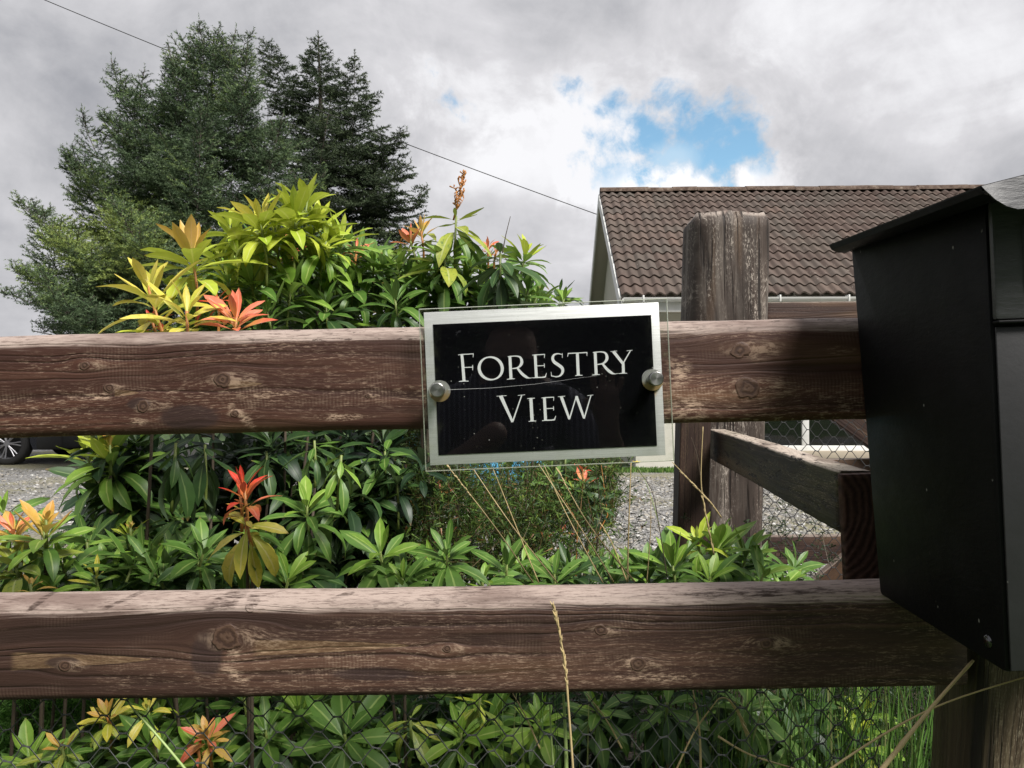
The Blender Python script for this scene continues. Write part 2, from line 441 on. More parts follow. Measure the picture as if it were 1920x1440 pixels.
c = m.ramp(rr, [(0, (.076, .054, .046)), (.5, (.098, .071, .060)), (.8, (.090, .074, .064)), (1, (.122, .082, .067))])
c = m.mix(m.noise(geoP, 1.3, 4).step(.4, .7) * .35, c, (.072, .070, .058))
c = m.mix(m.noise(geoP, 24, 5, .7).step(.5, .75) * .5, c, (.135, .108, .092))
c = m.mix(m.voro(m.noise(geoP, 3, 2, out=1).s, 1) .step(9, 10) * 0.0, c, (.5, .48, .42)) if False else c
sp = m.noise(geoP, 15, 5, .75).step(.645, .69) * m.noise(geoP, 2.1, 2).step(.42, .55)
c = m.mix(sp * .8, c, (.48, .45, .39))
TILE = m.out(m.principled(c, .85, m.bump(m.noise(geoP, 60, 4, .7), .5, .004), spec=.25))
m = M('ridge_tile_mat'); geoP = m.node('ShaderNodeNewGeometry').outputs['Position']
c = m.ramp(m.noise(geoP, 9, 6, .75), [(.35, (.045, .03, .022)), (.5, (.10, .07, .055)), (.62, (.15, .115, .09)), (.72, (.40, .36, .30))])
RIDGE = m.out(m.principled(c, .95, m.bump(m.noise(geoP, 22, 5, .7), 1, .02), spec=.2))
def schlick(m, f0=.04):
    lw = m.node('ShaderNodeLayerWeight'); lw.inputs[0].default_value = .5
    return V(m.nt, lw.outputs['Facing']).pow(5.0) * (1 - f0) + f0
m = M('window_glass_mat'); fr = schlick(m, .06)
gl = m.node('ShaderNodeBsdfGlossy'); gl.inputs['Roughness'].default_value = .03; m.put(gl.inputs['Normal'], m.bump(m.noise(m.coord('Object'), 2.2, 2), .12, .02))
tr = m.node('ShaderNodeBsdfTransparent'); tr.inputs[0].default_value = (.55, .6, .6, 1)
WGLASS = m.out(m.mixsh(fr, tr.outputs[0], gl.outputs[0]))

house = empty('house', hO, 'pale bungalow with brown pantiled roof beyond the gravel', 'house', rot=(0, 0, -TH))
RISE, RUN, EZ, HL = 2.37, 3.5, 2.487, 13.2
SL = math.hypot(RISE, RUN); RA = math.atan2(RISE, RUN)
# walls: butted panels, front wall with a window opening
def wallbox(lo, hi): return box_obj('wall', lo, hi, WALL, house)
wx0, wx1, wz0, wz1 = 1.93, 3.83, .275, 2.05
FY = .36
EH = 2.38
wallbox((.25, FY, 0), (wx0, FY + .28, EH)); wallbox((wx1, FY, 0), (HL, FY + .28, EH))
wallbox((wx0, FY, 0), (wx1, FY + .28, wz0)); wallbox((wx0, FY, wz1), (wx1, FY + .28, EH))
wallbox((.25, 2 * RUN - FY - .28, 0), (HL, 2 * RUN - FY, EH))
for x0 in (.25, HL - .28):
    bm = bmesh.new()
    y0, y1 = FY + .28, 2 * RUN - FY - .28
    pts = [(y0, 0), (y1, 0), (y1, EH + .0), (RUN, EZ + RISE - .16), (y0, EH)]
    A = [bm.verts.new((x0, y, z)) for y, z in pts]; B = [bm.verts.new((x0 + .28, y, z)) for y, z in pts]
    bm.faces.new(A); bm.faces.new(B[::-1])
    for i in range(5): bm.faces.new((A[i], A[(i + 1) % 5], B[(i + 1) % 5], B[i]))
    link('gable_wall', bm_mesh('gable_wall', bm), house, WALL)
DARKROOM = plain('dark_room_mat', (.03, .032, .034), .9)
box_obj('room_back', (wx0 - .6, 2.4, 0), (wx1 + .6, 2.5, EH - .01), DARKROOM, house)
# roof deck under the tiles
roof = bpy.data.objects.new('roof', None); COL.objects.link(roof); roof.parent = house
def slope_obj(name, me, side, par):
    o = bpy.data.objects.new(name, me); COL.objects.link(o); o.parent = par
    if side == 0: o.location = (0, 0, EZ); o.rotation_euler = (RA, 0, 0)
    else: o.location = (HL, 2 * RUN, EZ); o.rotation_euler = (RA, 0, math.pi)
    return o
for side in (0, 1):
    bm = bmesh.new(); add_box(bm, (0, .03, -.09), (HL, SL - .02, -.03))
    me = bm_mesh('deck', bm); me.materials.append(SOFFIT); slope_obj('roof_deck', me, side, roof)
    for bx in (-.025, HL):
        bm = bmesh.new(); add_box(bm, (bx, -.01, -.19), (bx + .025, SL - .03 - .0, -.005))
        me = bm_mesh('bargeboard', bm); me.materials.append(WHITE if side == 0 else WHITE); slope_obj('bargeboard', me, side, roof)
# tiles
TW, TG = .3125, SL / 15.0
def tile_mesh(name, tint=0.0):
    nu, vs, fs = 16, [], []
    def prof(u):
        t = (u * 2) % 1.0
        return .042 * (math.sin(math.pi * t / .36 / 2) ** 2 if t < .36 else (math.cos(math.pi * (t - .36) / .64 / 2) ** 2))
    rows = [(-.004, .000, 0), (-.006, .024, 0), (TG * .5, .009, 0), (TG + .05, -.004, 0)]
    for (y, z, _) in rows:
        for i in range(nu + 1):
            u = i / nu; uu = min(max(u, .0), .999) if i < nu else .0
            vs.append((u * (TW + .004), y, z + prof(u if i < nu else 0.0)))
    for r_ in range(len(rows) - 1):
        for i in range(nu):
            a = r_ * (nu + 1) + i; fs.append((a, a + 1, a + nu + 2, a + nu + 1))
    return np.array(vs), np.array(fs)
tv, tf = tile_mesh('t')
tile_me = np_mesh('roof_tile', tv, tf, smooth=True); tile_me.materials.append(TILE)
try: tile_me.set_sharp_from_angle(angle=R(50))
except Exception: pass
ncol = 19
cnt = 0; rest_v, rest_f, rest_t = [], [], []; kk = 0
for r_ in range(15):
    for c_ in range(int(HL / TW)):
        jx, jy, jz = RS.randn() * .003, RS.randn() * .004, abs(RS.randn()) * .0025
        if c_ < ncol + 1 and cnt < 300:
            o = bpy.data.objects.new('roof_tile', tile_me); COL.objects.link(o); o.parent = roof
            p = Vector((c_ * TW + jx, r_ * TG + jy, .012 + jz)); p.rotate(Matrix.Rotation(RA, 3, 'X').to_quaternion())
            o.location = p + Vector((0, 0, EZ)); o.rotation_euler = (RA, RS.randn() * .006, RS.randn() * .006); cnt += 1
        else:
            rest_v.append(tv + np.array([c_ * TW + jx, r_ * TG + jy, .012 + jz])); rest_f.append(tf + kk); rest_t.append(np.full(len(tv), RS.rand())); kk += len(tv)
me = np_mesh('far_tiles', np.vstack(rest_v), np.vstack(rest_f), attrs={'tint': np.concatenate(rest_t)}); me.materials.append(TILE)
o = slope_obj('tiles', me, 0, roof); o['kind'] = 'stuff'
bm = bmesh.new(); add_box(bm, (0, 0, -.02), (HL, SL, .02)); me = bm_mesh('rear_slope', bm); me.materials.append(TILE); slope_obj('rear_slope', me, 1, roof)
# ridge tiles
bm = bmesh.new(); seg = 8
for xx in (0, .44):
    pass
def ridge_me():
    bm = bmesh.new(); A, B = [], []
    for i in range(seg + 1):
        a = math.pi * i / seg * 1.0
        for L_, x in ((A, 0), (B, .452)):
            L_.append((bm.verts.new((x, math.cos(a) * .125, math.sin(a) * .10 - .035)), bm.verts.new((x, math.cos(a) * .105, math.sin(a) * .083 - .04))))
    for i in range(seg):
        bm.faces.new((A[i][0], A[i + 1][0], B[i + 1][0], B[i][0])); bm.faces.new((A[i][1], B[i][1], B[i + 1][1], A[i + 1][1]))
        bm.faces.new((A[i][0], A[i][1], A[i + 1][1], A[i + 1][0])); bm.faces.new((B[i][0], B[i + 1][0], B[i + 1][1], B[i][1]))
    return bm_mesh('ridge_tile', bm, smooth=True, autosmooth=40)
rme = ridge_me(); rme.materials.append(RIDGE)
for i in range(int(HL / .45)):
    o = bpy.data.objects.new('ridge_tile', rme); COL.objects.link(o); o.parent = roof
    o.location = (i * .45 + RS.randn() * .003, RUN, EZ + RISE + .045 + RS.randn() * .003 + (.004 if i % 2 else 0)); o.rotation_euler = (RS.randn() * .02, RS.randn() * .012, RS.randn() * .01)
# gutter, fascia, soffit
bm = bmesh.new(); prev = None
for x in (0.02, HL - .02):
    ring = []
    for i in range(9):
        a = math.pi + math.pi * i / 8; ring.append((bm.verts.new((x, -.055 + math.cos(a) * .062, EZ - .025 + math.sin(a) * .058)), bm.verts.new((x, -.055 + math.cos(a) * .057, EZ - .025 + math.sin(a) * .053))))
    if prev:
        for i in range(8):
            bm.faces.new((prev[i][0], prev[i + 1][0], ring[i + 1][0], ring[i][0])); bm.faces.new((prev[i][1], ring[i][1], ring[i + 1][1], prev[i + 1][1]))
        for i in (0, 8): bm.faces.new((prev[i][0], ring[i][0], ring[i][1], prev[i][1]))
    prev = ring
for rr_ in ():
    pass
link('gutter', bm_mesh('gutter', bm, smooth=True, autosmooth=40), house, WHITE)
gm = bmesh.new()
add_box(gm, (-.012, -.122, -.09), (.012, .012, .006), .006)
gme = bm_mesh('gutter_bracket', gm, smooth=True, autosmooth=40); gme.materials.append(WHITE)
for x in [.3 + .95 * i for i in range(13)]:
    o = link('gutter_bracket', gme, house); o.location = (x, -.002, EZ)
box_obj('fascia', (0.0, .008, EZ - .215), (HL, .03, EZ - .045), WHITE, house)
box_obj('soffit', (0.0, .033, EZ - .20), (HL, FY - .002, EZ - .185), SOFFIT, house)
# window
def window(x0, x1, z0, z1, ybase, mull):
    fr_ = box_obj('window', (x0, ybase, z0), (x1, ybase + .06, z0 + .075), WHITE, house, .004)
    for (a, b, c_, d) in ((x0, x0 + .065, z0 + .077, z1 - .067), (x1 - .065, x1, z0 + .077, z1 - .067), (x0, x1, z1 - .065, z1), (mull - .05, mull + .05, z0 + .077, z1 - .067)):
        box_obj('frame', (a, ybase + .001, c_), (b, ybase + .061, d), WHITE, fr_, .004)
    for (a, b) in ((x0 + .067, mull - .052), (mull + .052, x1 - .067)):
        box_obj('pane', (a, ybase + .028, z0 + .078), (b, ybase + .034, z1 - .068), WGLASS, fr_)
    return fr_
window(wx0 + .003, wx1 - .003, wz0 + .003, wz1 - .003, FY + .06, wx0 + .80)
box_obj('sill', (wx0 - .08, FY - .09, wz0 - .11), (wx1 + .08, FY - .003, wz0 + .01), STONESILL, house, .008)
# curtain edge inside the left pane
bm = bmesh.new(); add_box(bm, (wx0 + .1, FY + .2, .3), (wx0 + .16, FY + .22, 2.0), .005); link('curtain', bm_mesh('curtain', bm), house, WHITE)

# grass strip in front of the house
def blades(n, xf, yf, z, h, wdt, mat, name, lean=.35, attr=True):
    """many grass blades as thin bent strips of two quads"""
    X = xf(n); Y = yf(n); az = RS.rand(n) * 2 * math.pi; H = h * (.5 + RS.rand(n)); W_ = wdt * (.6 + .8 * RS.rand(n))
    la = RS.rand(n) * 2 * math.pi; ln = RS.rand(n) * lean
    base = np.stack([X, Y, np.full(n, z)], 1); side = np.stack([np.cos(az), np.sin(az), np.zeros(n)], 1) * W_[:, None] / 2
    lv = np.stack([np.cos(la) * ln, np.sin(la) * ln, np.ones(n)], 1) * H[:, None]
    mid = base + lv * np.array([.35, .35, .6]); tip = base + lv * np.array([1, 1, .95])
    vs = np.stack([base - side, base + side, mid - side * .8, mid + side * .8, tip - side * .1, tip + side * .1], 1).reshape(-1, 3)
    i = np.arange(n)[:, None] * 6
    fs = np.concatenate([i + np.array([[0, 1, 3, 2]]), i + np.array([[2, 3, 5, 4]])], 0)
    me = np_mesh(name, vs, fs, attrs={'tint': np.repeat(RS.rand(n), 6)})
    o = link(name, me, None, mat); return tag(o, kind='stuff')
m = M('grass_mat'); a = m.node('ShaderNodeAttribute', attribute_name='tint')
c = m.ramp(V(m.nt, a.outputs['Fac']), [(0, (.05, .11, .02)), (.5, (.09, .19, .035)), (.85, (.15, .27, .06)), (1, (.26, .27, .11))])
p1 = m.principled(c, .6, spec=.3); tl = m.node('ShaderNodeBsdfTranslucent'); m.put(tl.inputs[0], c)
GRASS = m.out(m.mixsh(.3, p1, tl.outputs[0]))
tag(blades(14000, lambda n: .2 + 8 * RS.rand(n), lambda n: 10.75 + RS.rand(n) * .55 - 0.0, 0.0, .045, .012, GRASS, 'verge_grass'), 'short green grass along the foot of the house wall', 'grass')

# blue pool tub behind the shrubs
BLUE = plain('blue_plastic_mat', (.10, .42, .72), .35, .08, 3, .05)
bm = bmesh.new()
for (z0, z1, r0, r1) in ((0.0, .06, .95, .99), (.06, .24, .99, 1.02), (.24, .42, 1.02, 1.0), (.42, .5, 1.0, .96)):
    add_cyl(bm, (0, 0, z0), (0, 0, z1), r0, r1, 40, caps=False)
pool = link('paddling_pool', bm_mesh('paddling_pool', bm, smooth=True), None, BLUE, loc=(-.55, 10.2, .01))
tag(pool, 'light blue plastic pool standing on the gravel behind the shrubs', 'paddling pool')
bm = bmesh.new()
ring = [Vector((math.cos(t) * .985, math.sin(t) * .985, .5)) for t in [2 * math.pi * i / 40 for i in range(41)]]
tube(bm, ring, .045, 8); link('rim', bm_mesh('rim', bm, smooth=True), pool, BLUE)

# ================================================================== CAR
m = M('car_paint_mat'); CARP = m.out(m.principled((.012, .013, .018), .25, spec=.5, **{'Coat Weight': 1.0, 'Coat Roughness': .05}))
BLK = plain('black_plastic_mat', (.012, .012, .012), .6)
m = M('rim_mat'); RIM = m.out(m.principled((.30, .30, .32), .45, metallic=.9))
m = M('tyre_mat'); TYRE = m.out(m.principled((.018, .018, .018), .75, m.bump(m.noise(m.coord(), 60, 3), .4, .004)))
m = M('car_glass_mat'); CGL = m.out(m.principled((.01, .012, .013), .05, spec=.6))
m = M('lamp_red_mat'); LRED = m.out(m.principled((.35, .01, .01), .15, **{'Coat Weight': 1.0}))
CY = 11.9
hub = px(12, 846, CY)
car = empty('parked_car', (hub.x + .82, CY, 0), 'dark car with silver alloy wheel parked on the gravel', 'car')
# car local: x = 0 at its right end, body runs to -4.3; y = 0 near side, y = +1.78 far side
prof = [(-4.25, .42), (-4.3, .62), (-4.2, .86), (-3.55, .98), (-3.0, 1.06), (-2.35, 1.46), (-1.6, 1.55), (-.7, 1.52), (-.22, 1.40), (-.04, 1.0), (0, .75), (-.02, .36), (-.12, .25)]
under = [(-.40, .24)] + [(-.82 + .38 * math.cos(a), .335 + .38 * math.sin(a)) for a in [math.pi * i / 8 for i in range(9)]] + \
        [(-3.07, .22)] + [(-3.45 + .38 * math.cos(a), .335 + .38 * math.sin(a)) for a in [math.pi * i / 8 for i in range(9)]]
under = [(x, max(z, .22)) for x, z in under]
outline = prof + under
bm = bmesh.new(); rows = []
for (y, k) in ((0.0, 0), (.0, 1), (1.78, 1), (1.78, 0)):
    pass
def inset(y0, side):
    vs = []
    for (x, z) in outline:
        t = max(0, z - .95) * .32
        vs.append(bm.verts.new((x, y0 + (t if side == 0 else -t), z)))
    return vs
A = inset(0, 0); B = inset(1.78, 1); n = len(outline)
bm.faces.new(A); bm.faces.new(B[::-1])
for i in range(n): bm.faces.new((A[i], B[i], B[(i + 1) % n], A[(i + 1) % n]))
es = [e for e in bm.edges if (e.verts[0] in A and e.verts[1] in A) or (e.verts[0] in B and e.verts[1] in B)]
es = [e for e in es if min(e.verts[0].co.z, e.verts[1].co.z) > .5]
bmesh.ops.bevel(bm, geom=es, offset=.05, segments=3, profile=.5, affect='EDGES')
link('body', bm_mesh('body', bm, smooth=True, autosmooth=40), car, CARP)
for pts in ([(-2.85, 1.08), (-2.28, 1.41), (-1.62, 1.47), (-1.62, 1.04)], [(-1.55, 1.04), (-1.55, 1.47), (-.78, 1.44), (-.52, 1.06)]):
    bm = bmesh.new(); vs = [bm.verts.new((x, -.006 + max(0, z - .95) * .32, z)) for x, z in pts]; f_ = bm.faces.new(vs)
    r_ = bmesh.ops.extrude_face_region(bm, geom=[f_]); bmesh.ops.translate(bm, vec=(0, .004, 0), verts=[v for v in r_['geom'] if isinstance(v, bmesh.types.BMVert)])
    link('side_window', bm_mesh('side_window', bm), car, CGL)
box_obj('tail_lamp', (-.34, -.008, .88), (-.08, .03, 1.02), LRED, car, .01)
box_obj('bumper', (-.36, -.012, .24), (.05, 1.79, .50), BLK, car, .04)
box_obj('sill', (-3.02, -.01, .20), (-1.24, .05, .30), BLK, car, .01)
for (hx, sy, s) in ((-.82, .0, 1), (-3.45, .0, 1), (-.82, 1.78, -1), (-3.45, 1.78, -1)):
    bm = bmesh.new()
    pr = [(.235, 0.0), (.30, -.012), (.328, .02), (.335, .07), (.335, .15), (.31, .20)]
    prev = None; N_ = 40
    rings = [[bm.verts.new((r_ * math.cos(2 * math.pi * i / N_), s * yy, r_ * math.sin(2 * math.pi * i / N_))) for i in range(N_)] for (r_, yy) in pr]
    for a_, b_ in zip(rings, rings[1:]):
        for i in range(N_): bm.faces.new((a_[i], a_[(i + 1) % N_], b_[(i + 1) % N_], b_[i]))
    wh = link('wheel', bm_mesh('wheel', bm, smooth=True), car, TYRE, loc=(hx, sy + s * .0, .335))
    bm = bmesh.new()
    add_cyl(bm, (0, s * .14, 0), (0, s * .15, 0), .23, .23, 32)
    link('brake_disc', bm_mesh('brake_disc', bm), wh, BLK)
    bm = bmesh.new()
    for (r0, r1, y0, y1) in ((.238, .225, .004, .03), (.225, .222, .03, .13)):
        add_cyl(bm, (0, s * y0, 0), (0, s * y1, 0), r0, r1, 40, caps=False)
    add_cyl(bm, (0, s * .012, 0), (0, s * .05, 0), .045, .055, 20)
    for k in range(7):
        for dlt in (-.13, .13):
            a0 = 2 * math.pi * k / 7 + dlt * .45; a1 = 2 * math.pi * k / 7 + dlt
            q0 = Vector((.04 * math.cos(a0), s * .022, .04 * math.sin(a0))); q1 = Vector((.228 * math.cos(a1), s * .014, .228 * math.sin(a1)))
            tube(bm, [q0, q0.lerp(q1, .5) + Vector((0, s * .006, 0)), q1], [.011, .010, .012], 6)
    link('rim', bm_mesh('rim', bm, smooth=True, autosmooth=40), wh, RIM)

# ================================================================== SPRUCE TREES
m = M('bark_mat'); P = m.coord()
BARK = m.out(m.principled(m.ramp(m.noise(P, 14, 5, .7), [(.3, (.035, .028, .024)), (.7, (.12, .10, .085))]), .9, m.bump(m.noise(P, 30, 4), .8, .01), spec=.2))
def needle_mat(name, stops, tr=.12):
    m = M(name); a = m.node('ShaderNodeAttribute', attribute_name='tint')
    c = m.ramp(V(m.nt, a.outputs['Fac']), stops)
    s1 = m.principled(c, .6, spec=.3); t = m.node('ShaderNodeBsdfTranslucent'); m.put(t.inputs[0], c)
    return m.out(m.mixsh(tr, s1, t.outputs[0]))
NEED_A = needle_mat('blue_needle_mat', [(0, (.016, .030, .015)), (.40, (.060, .098, .044)), (.62, (.125, .180, .092)), (.82, (.17, .24, .07)), (1, (.24, .30, .08))])
NEED_B = needle_mat('dark_needle_mat', [(0, (.018, .028, .016)), (.45, (.042, .064, .030)), (.8, (.085, .115, .055)), (1, (.13, .15, .06))])
def bez(a, b, c_, t): return a * (1 - t) ** 2 + b * 2 * t * (1 - t) + c_ * t * t

class Crown:
    def __init__(s): s.a, s.b, s.t, s.w = [], [], [], []; s.limbs = []
    def seg(s, p, q, t, w=1.0): s.a.append(p); s.b.append(q); s.t.append(t); s.w.append(w)
def grow_leader(cr, pts, Rf, whorl, per, rng, droop, upturn, tint0, density=1.0, start=.12, skip=None, spread=None, tw=1.0, lw=.22):
    """pts: centre line (list of Vector) of one leader; Rf(t): branch length at height fraction t"""
    n = 40
    def P(t):
        k = t * (len(pts) - 1); i = min(int(k), len(pts) - 2); return pts[i].lerp(pts[i + 1], k - i)
    H = sum((pts[i + 1] - pts[i]).length for i in range(len(pts) - 1))
    t = start; ang = rng.random() * 6
    cr.limbs.append(([P(i / 12) for i in range(13)], [max(.006, .011 * H * (1 - i / 12.5) * lw) for i in range(13)]))
    while t < 1.0:
        for k in range(per):
            ang += 2 * math.pi / per + rng.uniform(-.5, .5)
            L = Rf(t) * rng.uniform(.72, 1.12)
            if spread is not None: L *= spread(ang, t)
            if L < .06: continue
            base = P(t) + Vector((0, 0, rng.uniform(-.08, .08)))
            el = R(droop + (upturn - droop) * t ** 1.4 + rng.uniform(-8, 8))
            d0 = Vector((math.cos(ang) * math.cos(el), math.sin(ang) * math.cos(el), math.sin(el)))
            hz = Vector((math.cos(ang), math.sin(ang), 0))
            tip = base + d0 * L + Vector((0, 0, .10 * L))
            mid = base + d0 * L * .55 - Vector((0, 0, .07 * L))
            tint = min(1, max(0, tint0(base + d0 * L) + rng.gauss(0, .12)))
            if skip is not None and skip(tip): continue
            br = [bez(base, mid, tip, i / 7) for i in range(8)]
            cr.limbs.append((br, [max(.004, .016 * L * .35 * (1 - i / 8)) for i in range(8)]))
            s0 = .22; step = .105 / density * (.8 + L * .08)
            q = s0 * L
            for i in range(2, 7): cr.seg(br[i], br[i + 1], tint + (.15 if i > 5 else 0), tw)
            while q < L:
                f = q / L; b0 = bez(base, mid, tip, f)
                for sgn in (-1, 1):
                    ll = min(.75, (L - q) * .55 + .09) * rng.uniform(.6, 1.1)
                    dirb = (bez(base, mid, tip, min(1, f + .05)) - b0).normalized()
                    sd = dirb.cross(Vector((0, 0, 1))).normalized() * sgn
                    dd = (dirb * .72 + sd * .75 + Vector((0, 0, rng.uniform(-.32, .16)))).normalized()
                    e = b0 + dd * ll + Vector((0, 0, -.10 * ll)); mm = b0.lerp(e, .5) + Vector((0, 0, .03 * ll))
                    tb = min(1, max(0, tint + rng.gauss(0, .07)))
                    cr.seg(b0, mm, tb - .12, tw); cr.seg(mm, e, tb + .16, tw)
                    if ll > .16:
                        nn = int(ll / .10)
                        for j in range(1, nn):
                            for s2 in (-1, 1):
                                c0 = b0.lerp(e, j / nn); l3 = min(.24, (ll * (1 - j / nn)) * .75 + .06) * rng.uniform(.6, 1.2)
                                d3 = (dd * .75 + sd.cross(Vector((0, 0, 1))) * s2 * .6 + Vector((0, 0, rng.uniform(-.3, .3)))).normalized()
                                cr.seg(c0, c0 + d3 * l3, tb + .05 + rng.gauss(0, .05), tw)
                q += step
        t += whorl / H * (1.25 - .5 * t)
    # tip
    top = P(1.0)
    for k in range(4):
        p = P(1 - .03 * k); cr.seg(p, P(min(1, 1.03 - .03 * k)) + Vector((0, 0, .1 if k == 0 else 0)), .6, tw)
def needles(cr, dens, ln, wd, rng):
    a = np.array([v[:] for v in cr.a]); b = np.array([v[:] for v in cr.b]); t = np.array(cr.t); w_ = np.array(cr.w)
    L = np.linalg.norm(b - a, axis=1); n = np.maximum(2, (L * dens).astype(int)); idx = np.repeat(np.arange(len(L)), n)
    N = len(idx); f = rng.rand(N); c = a[idx] + (b - a)[idx] * f[:, None]
    ax = ((b - a) / np.maximum(L, 1e-6)[:, None])[idx]
    r = rng.randn(N, 3); r -= ax * (r * ax).sum(1)[:, None]; r /= np.linalg.norm(r, axis=1)[:, None]
    d = ax * .75 + r * .85; d /= np.linalg.norm(d, axis=1)[:, None]
    s = np.cross(d, rng.randn(N, 3)); s /= np.linalg.norm(s, axis=1)[:, None]
    l = ln * (.6 + .7 * rng.rand(N))[:, None] * w_[idx][:, None]; wd = wd * w_[idx][:, None]
    V_ = np.stack([c - s * wd * .5, c + s * wd * .5, c + d * l], 1).reshape(-1, 3)
    Fc = np.arange(N * 3).reshape(-1, 3)
    return V_, Fc, np.repeat(np.clip(t[idx] + rng.randn(N) * .05, 0, 1), 3)
def tree(name, label, leaders, mat, base, group, dens, ln, wd, trunk=None):
    root = empty(name, base, label, 'tree', group); cr = Crown()
    for kw in leaders: grow_leader(cr, **kw)
    b = np.array(base[:])
    V_, Fc, T_ = needles(cr, dens, ln, wd, RS)
    me = np_mesh('crown', V_ - b, Fc, smooth=False, attrs={'tint': T_}); link('crown', me, root, mat)['kind'] = 'stuff'
    bm = bmesh.new()
    main = cr.limbs[0]; tube(bm, [p - Vector(base) for p in main[0]], [r * (2.0 if i == 0 else 1.4) for i, r in enumerate(main[1])], 10)
    link('trunk', bm_mesh('trunk', bm, smooth=True), root, BARK)
    bm = bmesh.new()
    for (ps, rs) in cr.limbs[1:]: tube(bm, [p - Vector(base) for p in ps], rs, 4)
    link('branches', bm_mesh('branches', bm, smooth=True), root, BARK)['kind'] = 'stuff'
    print(name, 'needle tris', len(Fc)); return root
rng = random.Random(3)
D1 = 12.6
base1 = px(385, 735, D1); base1.z = 0
def L1(pts, d=D1): return [px(x, y, d + dd) for (x, y, dd) in pts]
def tint1(p):   # warmer, yellower growth on the lower left side
    X = 960 + p.x / p.y * F; Y = HY - (p.z - EYE) / p.y * F
    k = max(0, 1 - math.hypot((X - 165) / 200, (Y - 440) / 130)); return .40 + .16 * mnoise.noise(p * .9) + .62 * k
prof1 = lambda t: (2.75 * (1 - t) ** .62 * min(1, .55 + t * 2.2) if t < .93 else .45)
leaders = [dict(lw=1.0, pts=[Vector((base1.x, base1.y, .4))] + L1([(385, 430, 0), (392, 240, 0), (398, 66, 0)]), Rf=lambda t: 2.9 * (1 - t) ** .75 * min(1, .7 + t), whorl=.30, per=6, rng=rng, droop=-10, upturn=48, tint0=tint1)]
for (pp, rad) in (([(340, 480, -.3), (270, 300, -.5), (222, 140, -.5)], 1.25), ([(360, 400, -.5), (335, 220, -.6), (322, 100, -.6)], 1.0), ([(420, 420, -.6), (450, 230, -.7), (462, 78, -.6)], 1.1),
                  ([(300, 540, -.6), (190, 400, -.9), (120, 300, -.9)], 1.35), ([(430, 520, -.6), (500, 330, -.9), (530, 210, -.8)], 1.0), ([(330, 600, -.8), (370, 380, -1.6), (375, 200, -1.5)], 1.2),
                  ([(280, 640, -.8), (110, 520, -1.0), (60, 390, -1.0)], 1.2), ([(320, 480, -.9), (200, 370, -1.1), (112, 282, -1.1)], 1.15), ([(340, 420, -.7), (250, 280, -.9), (185, 215, -.9)], .95), ([(280, 600, -1.6), (170, 500, -2.2), (70, 440, -2.2)], 1.25), ([(260, 660, -1.6), (120, 560, -2.3), (20, 500, -2.3)], 1.25), ([(260, 680, -2.0), (150, 610, -2.6), (90, 560, -2.6)], 1.2), ([(320, 560, -1.6), (260, 460, -2.4), (210, 380, -2.4)], 1.2), ([(430, 480, -.9), (540, 400, -1.3), (610, 320, -1.2)], 1.0), ([(430, 560, -1.2), (560, 520, -1.6), (650, 430, -1.5)], 1.1),
                  ([(300, 640, -.9), (160, 480, -1.3), (20, 372, -1.3)], 1.25), ([(300, 680, -.9), (140, 600, -1.4), (0, 545, -1.4)], 1.25), ([(320, 680, -1.4), (220, 560, -2.0), (130, 470, -2.1)], 1.3), ([(320, 690, -1.4), (200, 650, -2.0), (60, 620, -2.0)], 1.2), ([(470, 600, -1.2), (540, 450, -1.8), (560, 330, -1.7)], 1.0)):
    leaders.append(dict(pts=[Vector((base1.x, base1.y, .9))] + L1(pp), Rf=(lambda t, rad=rad: rad * (1 - t) ** .7 * min(1, .3 + 1.3 * t)), whorl=.24, per=5, rng=rng, droop=0, upturn=52, tint0=tint1, start=.3))
for (pp) in ([(380, 120, -.2), (376, 75, -.2), (370, 34, -.2)], [(425, 130, -.2), (430, 90, -.2), (440, 52, -.2)], [(445, 120, -.4), (456, 80, -.4), (470, 70, -.4)], [(230, 190, -.5), (216, 150, -.5), (205, 108, -.5)], [(330, 170, -.5), (322, 120, -.5), (312, 84, -.5)], [(345, 150, -.5), (350, 110, -.5), (352, 80, -.5)], [(400, 130, 0), (402, 80, 0), (408, 48, 0)], [(255, 200, -.5), (262, 160, -.5), (268, 128, -.5)], [(180, 290, -.8), (160, 245, -.8), (150, 205, -.8)]):
    leaders.append(dict(pts=L1(pp), Rf=lambda t: .34 * (1 - t) ** .8, whorl=.12, per=3, rng=rng, droop=30, upturn=55, tint0=tint1, start=.0))
tree('spruce_tree', 'broad bluish spruce with many upright tips, left of the darker spruce', leaders, NEED_A, base1, None, 165, .036, .0100)
D2 = 17.0
base2 = px(615, 735, D2); base2.z = 0
rng = random.Random(8)
def L2(pts, d=D2): return [px(x, y, d + dd) for (x, y, dd) in pts]
tint2 = lambda p: .4
leaders = [dict(lw=1.0, pts=[Vector((base2.x, base2.y, .3))] + L2([(612, 420, 0), (600, 200, 0), (595, 62, 0)]), Rf=lambda t: 2.35 * (1 - t) ** .85 * min(1, .75 + t), whorl=.42, per=5, rng=rng, droop=-14, upturn=30, tint0=tint2, density=.9, tw=1.3),
           dict(pts=[Vector((base2.x, base2.y, 1.4))] + L2([(650, 380, -.3), (662, 220, -.3), (664, 98, -.3)]), Rf=lambda t: 2.1 * (1 - t) ** .9 * min(1, .5 + t), whorl=.42, per=5, rng=rng, droop=-6, upturn=24, tint0=tint2, density=.9, tw=1.3, start=.25),
           dict(pts=[Vector((base2.x, base2.y, 2.2))] + L2([(570, 300, .3), (525, 150, .4), (492, 74, .4)]), Rf=lambda t: 1.5 * (1 - t) ** .8 * min(1, .5 + t), whorl=.45, per=5, rng=rng, droop=-4, upturn=22, tint0=tint2, density=.9, tw=1.3, start=.3)]
